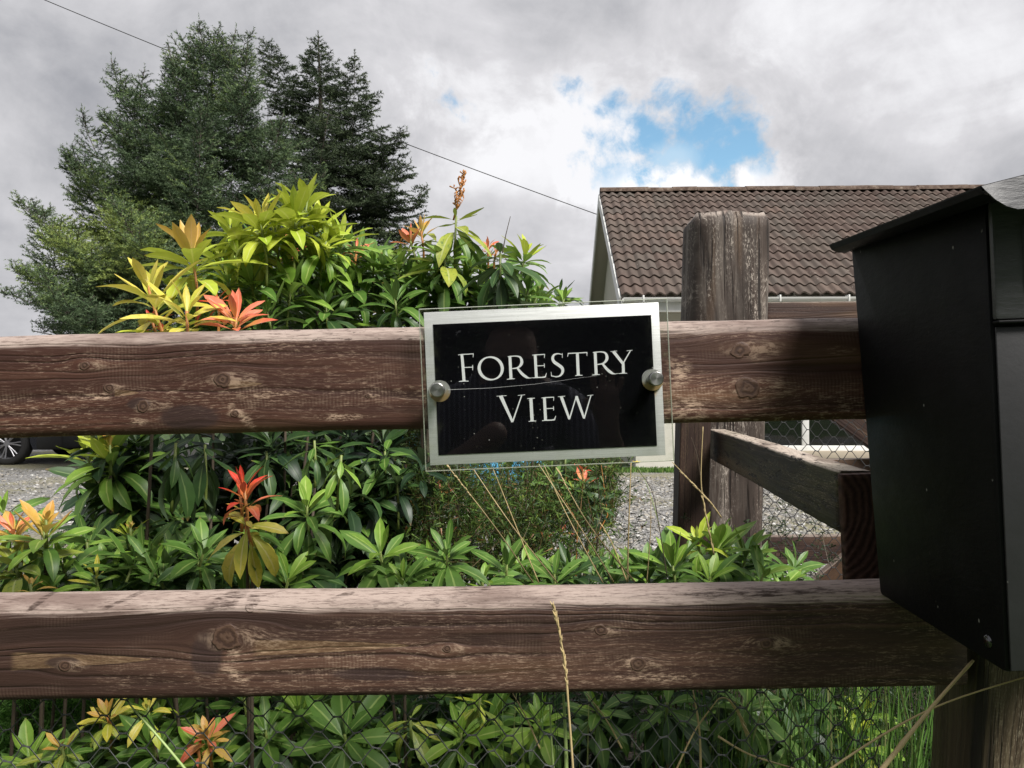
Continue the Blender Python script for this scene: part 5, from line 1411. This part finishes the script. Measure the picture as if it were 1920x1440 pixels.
# --- between the rails, middle
S = Shrub('pieris_shrub', 'shrub with a red topped shoot over drooping yellow leaves between the rails', gb(480, 1.4), 7)
S.shoot(462, 975, 1.12, 98, 11, ('yellow', 'yellow', 'yellow'), (.0, .6), th0=80, th1=135, stem=STEMR); S.shoot(462, 984, 1.16, 96, 9, ('fresh', 'mid', 'mid'), (.1, .4), th0=90, th1=140, stem=STEMR)
S.shoot(458, 915, 1.14, 62, 12, ('red', 'red', 'coral'), (-.12, .05), th0=12, th1=85, stem=STEMR, gap=.06)
S.shoot(452, 935, 1.15, 30, 8, ('coral', 'amber', 'amber'), (-.1, .05), th0=15, th1=70, stem=STEMR, gap=.12)
S.shoot(576, 950, 1.28, 96, 20, ('fresh', 'mid', 'mid'), (.05, .4), th0=22, th1=125)
S.shoot(242, 1003, 1.3, 52, 14, ('lime', 'fresh', 'mid'), (0, .3)); S.shoot(246, 990, 1.28, 18, 7, ('yellow', 'amber', 'amber'), (0, .1), th0=8, th1=40)
S.shoot(290, 1060, 1.28, 88, 18, G1, (0, .5)); S.shoot(205, 1062, 1.3, 80, 16, G1, (-.1, .4)); S.shoot(370, 1040, 1.3, 80, 16, G2, (0, .4)); S.shoot(540, 1060, 1.3, 80, 14, DK, (0, .5))
S.shoot(640, 858, 1.22, 74, 9, ('fresh', 'fresh', 'mid'), (.1, .1), th0=110, th1=150); S.shoot(590, 830, 1.4, 62, 10, G2, (0, .2), th0=80, th1=140); S.shoot(500, 850, 1.5, 70, 12, DK, (0, .2), th0=80, th1=150)
S.shoot(182, 1085, 1.2, 60, 10, ('yellow', 'fresh', 'mid'), (0, .4))
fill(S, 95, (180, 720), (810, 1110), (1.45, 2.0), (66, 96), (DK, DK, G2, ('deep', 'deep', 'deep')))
fill(S, 16, (240, 640), (1020, 1110), (1.2, 1.35), (78, 98), (G1, G2, G2), single=True)
S.finish()
S = Shrub('pieris_shrub', 'green shrub with broad star whorls in front of the weeds under the sign', gb(790, 1.4), 8)
S.shoot(714, 1038, 1.22, 92, 18, ('fresh', 'mid', 'mid'), (-.05, .5), th0=35, th1=120)
S.shoot(838, 1036, 1.27, 84, 20, ('mid', 'mid', 'mid'), (.0, .35), th0=25, th1=118); S.shoot(755, 1088, 1.2, 78, 12, G1, (0, .3), th0=20, th1=80)
S.shoot(950, 1062, 1.34, 78, 16, G2, (.0, .35)); S.shoot(905, 1090, 1.3, 70, 12, G1, (0, .4)); S.shoot(1040, 1080, 1.36, 74, 12, G2, (0, .3))
S.shoot(722, 850, 1.5, 76, 14, G2, (0, .3), th0=60, th1=140); S.shoot(745, 900, 1.5, 70, 14, DK, (0, .3)); S.shoot(680, 920, 1.5, 70, 14, DK, (0, .3))
S.shoot(1095, 905, 1.7, 46, 16, ('coral', 'dark', 'dark'), (.1, .3)); S.shoot(1060, 860, 1.75, 46, 14, DK, (0, .2)); S.shoot(1120, 940, 1.7, 46, 14, DK, (.2, .4))
S.shoot(1093, 884, 1.68, 18, 6, ('coral', 'red', 'coral'), (0, .1), th0=15, th1=60, stem=STEMR)
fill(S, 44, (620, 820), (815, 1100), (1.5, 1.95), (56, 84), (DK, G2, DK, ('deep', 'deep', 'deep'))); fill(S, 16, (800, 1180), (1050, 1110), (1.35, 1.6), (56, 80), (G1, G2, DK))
S.finish()
S = Shrub('pieris_shrub', 'low bright green shrub in front of the thick post', gb(1340, 1.62), 9)
S.shoot(1345, 1025, 1.42, 88, 24, ('fresh', 'fresh', 'mid'), (.0, .15), th0=12, th1=100); S.shoot(1305, 1015, 1.40, 62, 10, ('lime', 'lime', 'fresh'), (-.4, .2))
S.shoot(1400, 1038, 1.45, 80, 20, ('fresh', 'mid', 'mid'), (.25, .2)); S.shoot(1260, 1060, 1.38, 84, 20, G1, (-.2, .2), th0=10, th1=90); S.shoot(1215, 1075, 1.40, 74, 14, G2, (-.1, .2), th0=10, th1=80)
S.shoot(1150, 1085, 1.45, 66, 12, G2, (0, .2), th0=10, th1=70); S.shoot(1330, 1085, 1.3, 76, 14, G1, (0, .4)); S.shoot(1430, 1078, 1.35, 78, 12, G1, (.2, .4)); S.shoot(1420, 1060, 1.5, 66, 12, G2, (.1, .2))
fill(S, 26, (1130, 1500), (1060, 1110), (1.45, 1.8), (58, 80), (G2, DK, G1))
S.finish()

S = Shrub('wild_shrub', 'scrubby small leaved shrub with bronze tips among the weeds under the sign', gb(950, 1.9), 19)
fill(S, 34, (750, 1140), (885, 1060), (1.55, 2.0), (22, 44), (G2, DK, ('ageing', 'mid', 'dark'), ('coral', 'mid', 'dark'), G1), single=False, nl=(7, 12), lean=.7)
for q_ in range(16):
    r = S.rng; p0 = px(r.uniform(760, 1130), 1080, r.uniform(1.6, 1.95)); p1 = p0 + Vector((r.gauss(0, .07), r.gauss(0, .03), r.uniform(.10, .26))); bm = bmesh.new()
    tube(bm, [p0 - S.base, p0.lerp(p1, .5) + Vector((r.gauss(0, .02), 0, .01)) - S.base, p1 - S.base], [.0016, .0011, .0006], 5); link('twig', bm_mesh('twig', bm), S.root, STEMB if q_ % 3 else STEMR)
S.finish()

# --- below the lower rail
S = Shrub('pieris_shrub', 'shrub with very broad leaves behind the netting, left half below the lower rail', gb(600, 1.3), 10)
S.shoot(648, 1378, 1.16, 112, 16, ('mid', 'mid', 'mid'), (0, .7), th0=50, th1=105); S.shoot(392, 1378, 1.18, 50, 14, ('amber', 'coral', 'amber'), (0, .4), th0=15, th1=80, stem=STEMR); S.shoot(375, 1405, 1.18, 30, 6, ('red', 'coral', 'coral'), (0, .3), th0=20, th1=80, stem=STEMR)
S.shoot(290, 1400, 1.2, 104, 16, G2, (0, .6)); S.shoot(500, 1370, 1.22, 100, 16, G2, (0, .6)); S.shoot(400, 1420, 1.2, 100, 14, G1, (.1, .5)); S.shoot(560, 1330, 1.25, 90, 14, G1, (-.1, .4))
S.shoot(770, 1345, 1.18, 74, 12, ('ageing', 'ageing', 'mid'), (0, .3), th0=90, th1=150); S.shoot(865, 1375, 1.18, 76, 18, ('fresh', 'fresh', 'mid'), (0, .5)); S.shoot(900, 1310, 1.2, 60, 9, ('lime', 'ageing', 'ageing'), (.1, .2), th0=100, th1=160)
S.shoot(460, 1310, 1.25, 80, 10, G1, (0, .4)); S.shoot(330, 1330, 1.3, 90, 14, G2, (0, .4)); S.shoot(280, 1325, 1.2, 50, 8, ('yellow', 'yellow', 'lime'), (0, .3))
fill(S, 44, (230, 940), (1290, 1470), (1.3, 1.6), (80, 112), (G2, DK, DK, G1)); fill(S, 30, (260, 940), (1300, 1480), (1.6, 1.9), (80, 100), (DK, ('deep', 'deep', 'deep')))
S.finish()
S = Shrub('pieris_shrub', 'dark drooping shrub among dry stalks, right half below the lower rail', gb(1200, 1.35), 11)
S.shoot(1010, 1350, 1.18, 74, 16, ('fresh', 'fresh', 'mid'), (-.1, .5)); S.shoot(1120, 1325, 1.2, 76, 16, ('fresh', 'mid', 'mid'), (0, .4)); S.shoot(1250, 1320, 1.22, 92, 18, ('mid', 'dark', 'dark'), (0, .4), th0=80, th1=150)
S.shoot(980, 1420, 1.18, 80, 16, G1, (0, .5)); S.shoot(1400, 1320, 1.3, 100, 16, ('mid', 'mid', 'dark'), (.1, .4), th0=70, th1=140); S.shoot(1480, 1380, 1.35, 104, 16, ('mid', 'mid', 'mid'), (.2, .3), th0=70, th1=140)
S.shoot(1330, 1400, 1.3, 90, 14, DK, (0, .4)); S.shoot(1600, 1380, 1.5, 70, 18, ('lime', 'fresh', 'ageing'), (0, .2)); S.shoot(1560, 1420, 1.5, 70, 16, ('ageing', 'fresh', 'mid'), (0, .2)); S.shoot(1620, 1330, 1.55, 60, 14, ('lime', 'fresh', 'mid'), (0, .2))
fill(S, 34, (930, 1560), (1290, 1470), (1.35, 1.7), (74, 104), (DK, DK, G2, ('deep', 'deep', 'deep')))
S.finish()

# ------------------------------------------------------------------ weeds under the sign (small leaves, wiry stems)
def weeds(name, label, boxes, n, lf, cols, seed):
    r = np.random.RandomState(seed); vs, fs, tn, k = [], [], [], 0
    q = np.array([[-.5, 0, 0], [0, -.05, .5], [.5, 0, 0], [0, .05, .5]])
    for (x0, x1, y0, y1, d0, d1) in boxes:
        for _ in range(int(n / len(boxes))):
            x, y, d = r.uniform(x0, x1), r.uniform(y0, y1), r.uniform(d0, d1)
            p = np.array(px(x, y, d)[:]); stem_t = r.rand()
            dirv_ = r.randn(3) * .5 + np.array([0, 0, .9]); dirv_ /= np.linalg.norm(dirv_); L = r.uniform(.05, .13)
            sd = np.cross(dirv_, r.randn(3)); sd /= np.linalg.norm(sd)
            e = p + dirv_ * L
            vs.append(np.array([p - sd * .0008, p + sd * .0008, e + sd * .0004, e - sd * .0004])); fs.append(np.array([[0, 1, 2, 3]]) + k); tn.append(np.full(4, .93 + .07 * stem_t)); k += 4
            base_t = r.rand() * .6
            for j in range(r.randint(7, 14)):
                c_ = p + dirv_ * L * r.rand(); A = r.randn(3, 3); Q, _ = np.linalg.qr(A); s_ = lf * r.uniform(.5, 1.4)
                vs.append((q * np.array([.55, 1, 1.0]) @ Q.T) * s_ + c_); fs.append(np.array([[0, 1, 2, 3]]) + k); tn.append(np.full(4, np.clip(base_t + r.rand() * .25 + (.35 if r.rand() < .06 else 0), 0, .92))); k += 4
    me = np_mesh(name, np.vstack(vs), np.vstack(fs), attrs={'tint': np.concatenate(tn)}, smooth=False)
    m = M(name + '_mat'); a = m.node('ShaderNodeAttribute', attribute_name='tint')
    c = m.ramp(V(m.nt, a.outputs['Fac']), cols); s1_ = m.principled(c, .5, spec=.3); t = m.node('ShaderNodeBsdfTranslucent'); m.put(t.inputs[0], c)
    o = link(name, me, None, m.out(m.mixsh(.25, s1_, t.outputs[0]))); tag(o, label, 'weeds', kind='stuff')
weeds('undergrowth', 'tangle of small leaved weeds with reddish stems below the sign', ((740, 1010, 880, 1090, 1.55, 2.2), (760, 1130, 930, 1100, 1.5, 2.0), (700, 860, 810, 960, 1.8, 2.3), (1000, 1150, 890, 1000, 1.9, 2.2)), 3300, .027,
      [(0, (.014, .030, .010)), (.3, (.035, .075, .018)), (.55, (.085, .15, .03)), (.78, (.16, .24, .045)), (.86, (.30, .10, .04)), (.92, (.36, .20, .10)), (.94, (.06, .05, .02)), (1, (.13, .10, .04))], 5)
weeds('lawn_weeds', 'bright green leafy weeds behind the netting at the bottom left', ((-60, 170, 1290, 1470, 1.5, 1.9), (-60, 300, 1290, 1400, 1.9, 2.5)), 3000, .030,
      [(0, (.08, .20, .04)), (.4, (.16, .36, .07)), (.7, (.25, .46, .11)), (.92, (.34, .55, .18)), (.94, (.06, .14, .03)), (1, (.10, .2, .05))], 6)
weeds('low_growth', 'dark low growth filling the bed under the shrubs', ((-100, 1650, 1000, 1500, 1.9, 2.5), (-100, 1780, 1250, 1600, 1.5, 2.2), (1450, 1900, 1240, 1500, 1.5, 2.6)), 4200, .030,
      [(0, (.010, .022, .008)), (.5, (.022, .05, .014)), (.92, (.04, .08, .02)), (.94, (.05, .035, .02)), (1, (.09, .07, .04))], 8)

tag(blades(700, lambda n: .28 + .52 * RS.rand(n), lambda n: 1.16 + .45 * RS.rand(n), 0.01, .54, .0045, GRASS, 'long_grass', lean=.22), 'long loose green grass behind the netting beside the corner post', 'grass')
tag(blades(260, lambda n: -.1 + .75 * RS.rand(n), lambda n: 1.07 + .10 * RS.rand(n), 0.01, .56, .004, GRASS, 'thin_grass', lean=.12), 'thin grass blades close behind the netting under the lower rail', 'grass')
# ------------------------------------------------------------------ dry grass stalks
m = M('straw_mat'); x, y, z = m.xyz(m.coord()); c = m.mix(m.noise(m.vec(x * 20, y * 20, z * 60), 1, 3), (.34, .24, .10), (.60, .48, .26)); STRAW = m.out(m.principled(c, .55))
m = M('green_straw_mat'); GST = m.out(m.principled((.30, .40, .14), .5))
def stalk(label, pts, w_px, mat=STRAW, head=None, group=None, wider=None, seed=0, node=True):
    P = [px(*p) for p in pts]; base = P[0]; r = random.Random(seed)
    root = empty('grass_stalk', base, label, 'grass stalk', group)
    sm = []
    for i in range(len(P) - 1):
        p0 = P[max(i - 1, 0)]; p3 = P[min(i + 2, len(P) - 1)]
        for k in range(6):
            t = k / 6; a, b = P[i], P[i + 1]
            sm.append(.5 * ((2 * a) + (b - p0) * t + (2 * p0 - 5 * a + 4 * b - p3) * t * t + (3 * a - p0 - 3 * b + p3) * t ** 3))
    sm.append(P[-1]); n = len(sm); rd = w_px / F * pts[0][2] / 2
    bm = bmesh.new(); tube(bm, [p - base for p in sm], [rd * (1 - .55 * i / (n - 1)) * (1.25 if node and i % 9 == 8 else 1) for i in range(n)], 6)
    link('stem', bm_mesh('stem', bm, smooth=True), root, mat)
    if head:
        bm = bmesh.new(); f0, f1, ln, rr_ = head; k = 0
        for i in range(int((f1 - f0) * 60)):
            f = f0 + (f1 - f0) * i / max(1, int((f1 - f0) * 60)); j = min(int(f * (n - 1)), n - 2); p = sm[j].lerp(sm[j + 1], f * (n - 1) - j) - base
            ax = (sm[j + 1] - sm[j]).normalized(); a = r.random() * 6.28; u = ax.orthogonal().normalized(); v = ax.cross(u)
            d = (ax * 1.0 + (u * math.cos(a) + v * math.sin(a)) * rr_).normalized(); l = ln * r.uniform(.7, 1.2)
            tube(bm, [p, p + d * l * .4, p + d * l], [.0004, .0011, .0002], 5)
        link('seed_head', bm_mesh('seed_head', bm, smooth=True), root, STRAW)
    return root
stalk('upright straw stalk with a ripe seed head standing in front of the lower rail', [(1078, 1500, .90), (1066, 1330, .90), (1057, 1230, .90), (1037, 1135, .90)], 5, head=(.45, 1.0, .010, .28), seed=1)
stalk('broad bent straw blade in front of the corner post, upper end under the mailbox', [(1600, 1500, .80), (1665, 1420, .80), (1738, 1330, .81), (1822, 1236, .82)], 11, seed=2)
stalk('thin straw stalk crossing the corner post and touching the mailbox base', [(1500, 1475, .84), (1640, 1382, .83), (1770, 1315, .82), (1960, 1255, .80)], 5, seed=3)
stalk('pale green stalk leaning across the netting at the bottom left', [(372, 1465, .95), (310, 1390, .95), (243, 1315, .97)], 6, GST, seed=4)
G_ = 'dry grass stalks leaning below the sign'
SL_ = ('leftmost leaning straw stalk, its top under the lower left corner of the sign', 'long leaning straw stalk just right of the leftmost one under the sign', 'short thin straw stalk between the long ones under the black panel',
       'rightmost long leaning stalk, reaching the lower rail beside the upright stalk', 'leaning straw stalk that crosses the coral tipped dark shoot', 'thin leaning stalk rising through the reddest weeds under the sign', 'short stub of straw stalk with its top over the gravel edge')
for i, (pts, w_) in enumerate((([(1000, 1092, 1.15), (930, 990, 1.15), (835, 868, 1.15)], 3), ([(1045, 1092, 1.18), (960, 985, 1.18), (888, 880, 1.2)], 3), ([(1010, 1092, 1.3), (965, 980, 1.3), (925, 880, 1.3)], 2.5),
                     ([(1190, 1090, 1.12), (1105, 985, 1.13), (1045, 880, 1.15)], 3.5), ([(1150, 1090, 1.15), (1095, 1000, 1.16), (1010, 870, 1.18)], 3), ([(1130, 1092, 1.25), (1060, 960, 1.25), (1020, 872, 1.25)], 2.5), ([(1175, 1090, 1.3), (1148, 1020, 1.3), (1128, 985, 1.3)], 3))):
    stalk(SL_[i], pts, w_, group=G_, seed=10 + i, head=(.72, 1.0, .007, .2) if i % 3 == 0 else None)
stalk('upright straw stalk over the gravel left of the dark post, reaching the sign', [(1176, 1090, 1.2), (1178, 1000, 1.2), (1183, 866, 1.2)], 3.5, seed=20)
stalk('fine pale stalk nearest the dark post, standing over the gravel', [(1212, 1092, 1.22), (1219, 1000, 1.22), (1220, 930, 1.22)], 2, seed=21)
stalk('straw stalk with loose seed head bending over the bright green shrub', [(1352, 970, 1.2), (1325, 935, 1.2), (1260, 866, 1.2)], 3, head=(.1, .8, .012, .12), seed=22)
stalk('dry stalk with feathery seed head in front of the dark post', [(1338, 1040, 1.25), (1322, 960, 1.25), (1314, 900, 1.25), (1318, 800, 1.25)], 3, head=(.02, .48, .014, .14), seed=23)
stalk('dark wiry twig with side sprays in front of the dark post', [(1316, 920, 1.27), (1308, 860, 1.27), (1296, 820, 1.27)], 2, STEMB, seed=24)
stalk('leaning straw stalk behind the netting, right of the upright seed head', [(1012, 1400, 1.0), (985, 1340, 1.0), (958, 1292, 1.02)], 4, seed=30)
stalk('straw stalk behind the netting below the middle of the rail', [(1165, 1400, 1.02), (1135, 1345, 1.02), (1098, 1298, 1.03)], 4, seed=31)
stalk('thick upright straw stalk behind the netting', [(1312, 1470, 1.02), (1310, 1370, 1.02), (1298, 1292, 1.03)], 5, seed=32)
stalk('straw stalk crossing the thick upright one behind the netting', [(1262, 1450, 1.0), (1300, 1370, 1.0), (1345, 1308, 1.0)], 4, seed=33)
stalk('stalk with pale hanging seed head behind the netting', [(1345, 1308, 1.01), (1362, 1308, 1.01), (1382, 1335, 1.01), (1396, 1366, 1.01)], 3, head=(.3, 1.0, .014, .2), seed=34)
stalk('pale bent stalk low behind the netting, right of the crossing stalks', [(1345, 1378, 1.0), (1405, 1412, 1.0), (1490, 1438, 1.0)], 5, seed=35)
for i, (pts, w_) in enumerate((([(1062, 1470, 1.0), (1060, 1380, 1.0), (1056, 1300, 1.0)], 9), ([(1445, 1470, 1.05), (1440, 1400, 1.05), (1420, 1300, 1.1)], 6), ([(1520, 1470, 1.1), (1500, 1380, 1.1), (1475, 1300, 1.1)], 6), ([(1040, 1470, 1.0), (1034, 1390, 1.0), (1030, 1310, 1.0)], 5))):
    stalk(('wide green grass blade behind the upright seed head stalk', 'green grass blade behind the netting left of the drooping leaves', 'green grass blade behind the netting nearest the corner post', 'narrow green grass blade left of the wide one')[i], pts, w_, GST, group='green grass blades behind the netting', seed=40 + i, node=False)
bc = stalk('tiny yellow buttercup just under the lower edge of the sign', [(1236, 985, 1.3), (1215, 915, 1.3), (1194, 872, 1.3)], 1.6, GST, seed=60, node=False); bc['category'] = 'flower'
m = M('buttercup_mat'); BCUP = m.out(m.principled((.75, .55, .02), .35)); pc_ = px(1193, 868, 1.3) - bc.location
for k in range(5):
    a = 2 * math.pi * k / 5; bm = bmesh.new(); bmesh.ops.create_uvsphere(bm, u_segments=8, v_segments=5, radius=1)
    for v in bm.verts: v.co = Vector((v.co.x * .0035, v.co.y * .0032, v.co.z * .0012 + .0012 * v.co.x ** 2))
    link('petal', bm_mesh('petal', bm, smooth=True), bc, BCUP, loc=pc_ + Vector((math.cos(a) * .0035, math.sin(a) * .0035, .001)), rot=(0, -.35, a))
# dark twiggy weeds on the gravel
stalk('dark curved twig arching over the gravel right of the upright stalk', [(1250, 1080, 1.3), (1235, 985, 1.3), (1222, 920, 1.3), (1195, 880, 1.3)], 2.2, STEMB, seed=50)

# ================================================================== PERSON (mirrored in the sign)
m = M('shirt_mat'); x, y, z = m.xyz(m.coord()); stp = ((x * 420 + m.noise(m.coord(), 6, 2) * 6).sin() * .5 + .5).step(.55, .8)
SHIRT = m.out(m.principled(m.mix(stp, (.035, .035, .06), (.17, .17, .22)), .85))
m = M('skin_mat'); SKIN = m.out(m.principled((.20, .125, .10), .6))
TROU = plain('trouser_mat', (.03, .032, .045), .9); HAIR = plain('hair_mat', (.05, .035, .025), .7)
E = EYE
def skin_obj(name, verts, edges, rad, mat, parent=None, sub=2, loc=None, assign=None):
    me = bpy.data.meshes.new(name); me.from_pydata(verts, edges, []); o = bpy.data.objects.new(name, me); COL.objects.link(o)
    if parent is not None: o.parent = parent
    md = o.modifiers.new('skin', 'SKIN'); sv = me.skin_vertices[0].data
    for i, r_ in enumerate(rad): sv[i].radius = (r_, r_) if not hasattr(r_, '__len__') else r_
    sv[0].use_root = True; md.use_smooth_shade = True
    o.modifiers.new('sub', 'SUBSURF').levels = sub; o.modifiers['sub'].render_levels = sub
    dg = bpy.context.evaluated_depsgraph_get(); dg.update(); me2 = bpy.data.meshes.new_from_object(o.evaluated_get(dg)); o.modifiers.clear(); o.data = me2
    me2.materials.clear()
    for mt in (mat if isinstance(mat, (list, tuple)) else [mat]): me2.materials.append(mt)
    for p in me2.polygons:
        p.use_smooth = True
        if assign: p.material_index = assign(p.center)
    return o
pv = [(-.02, -.80, .72), (-.02, -.68, .88), (-.02, -.55, E - .12), (-.01, -.47, E - .01), (0.0, -.43, E + .05), (.0, -.40, E + .12), (.0, -.39, E + .20),
      (-.20, -.52, E - .05), (-.30, -.36, E - .30), (-.10, -.16, E - .16), (-.02, -.085, E - .085),
      (.18, -.52, E - .05), (.33, -.34, E - .30), (.25, -.14, E - .13), (.235, -.10, E - .055), (.235, -.095, E - .015),
      (-.14, -.80, .68), (-.24, -.42, .50), (-.24, -.62, .10), (-.24, -.50, .035),
      (.12, -.80, .68), (.22, -.45, .48), (.22, -.66, .10), (.22, -.54, .035),
      # fingers of the raised hand, thumb from the side of the palm
      (.203, -.095, E + .010), (.198, -.088, E + .045), (.224, -.095, E + .018), (.222, -.086, E + .060), (.245, -.095, E + .018), (.247, -.086, E + .056), (.265, -.095, E + .008), (.272, -.088, E + .038),
      (.205, -.10, E - .040), (.178, -.085, E - .018)]
ed = [(0, 1), (1, 2), (2, 3), (3, 4), (4, 5), (5, 6), (3, 7), (7, 8), (8, 9), (9, 10), (3, 11), (11, 12), (12, 13), (13, 14), (14, 15), (0, 16), (16, 17), (17, 18), (18, 19), (0, 20), (20, 21), (21, 22), (22, 23),
      (15, 24), (24, 25), (15, 26), (26, 27), (15, 28), (28, 29), (15, 30), (30, 31), (14, 32), (32, 33)]
rd = [(.17, .12), (.17, .115), (.19, .12), (.12, .09), (.062, .065), (.078, .09), (.07, .085), .075, .055, .038, (.035, .03), .075, .055, .032, (.036, .016), (.036, .014), .095, .075, .05, .045, .095, .075, .05, .045,
      .0095, .0075, .010, .0075, .010, .0075, .009, .0065, .012, .009]
def who(c):
    if c.z > E + .035 and abs(c.x) < .1: return 1
    if c.y > -.20 and c.z > .7: return 1
    return 2 if c.z < .80 and c.y < .0 else 0
person = skin_obj('person', pv, ed, rd, [SHIRT, SKIN, TROU], assign=who)
tag(person, 'person in a dark striped shirt with a raised hand, mirrored in the sign', 'person')
bm = bmesh.new(); bmesh.ops.create_uvsphere(bm, u_segments=20, v_segments=12, radius=1)
for v in bm.verts: v.co = Vector((v.co.x * .086, v.co.y * .105 - .41, v.co.z * .095 + E + .215)) if v.co.z > -.2 else Vector((v.co.x * .084, min(v.co.y, .0) * .103 - .415, v.co.z * .09 + E + .215))
link('hair', bm_mesh('hair', bm, smooth=True), person, HAIR)
bm = bmesh.new(); add_box(bm, (-.018, -.024, E - .058), (.135, -.016, E + .018), .004, 2)
ph = link('phone', bm_mesh('phone', bm, smooth=True, autosmooth=40), None, CGL); tag(ph, 'dark phone held sideways by the person mirrored in the sign', 'phone')
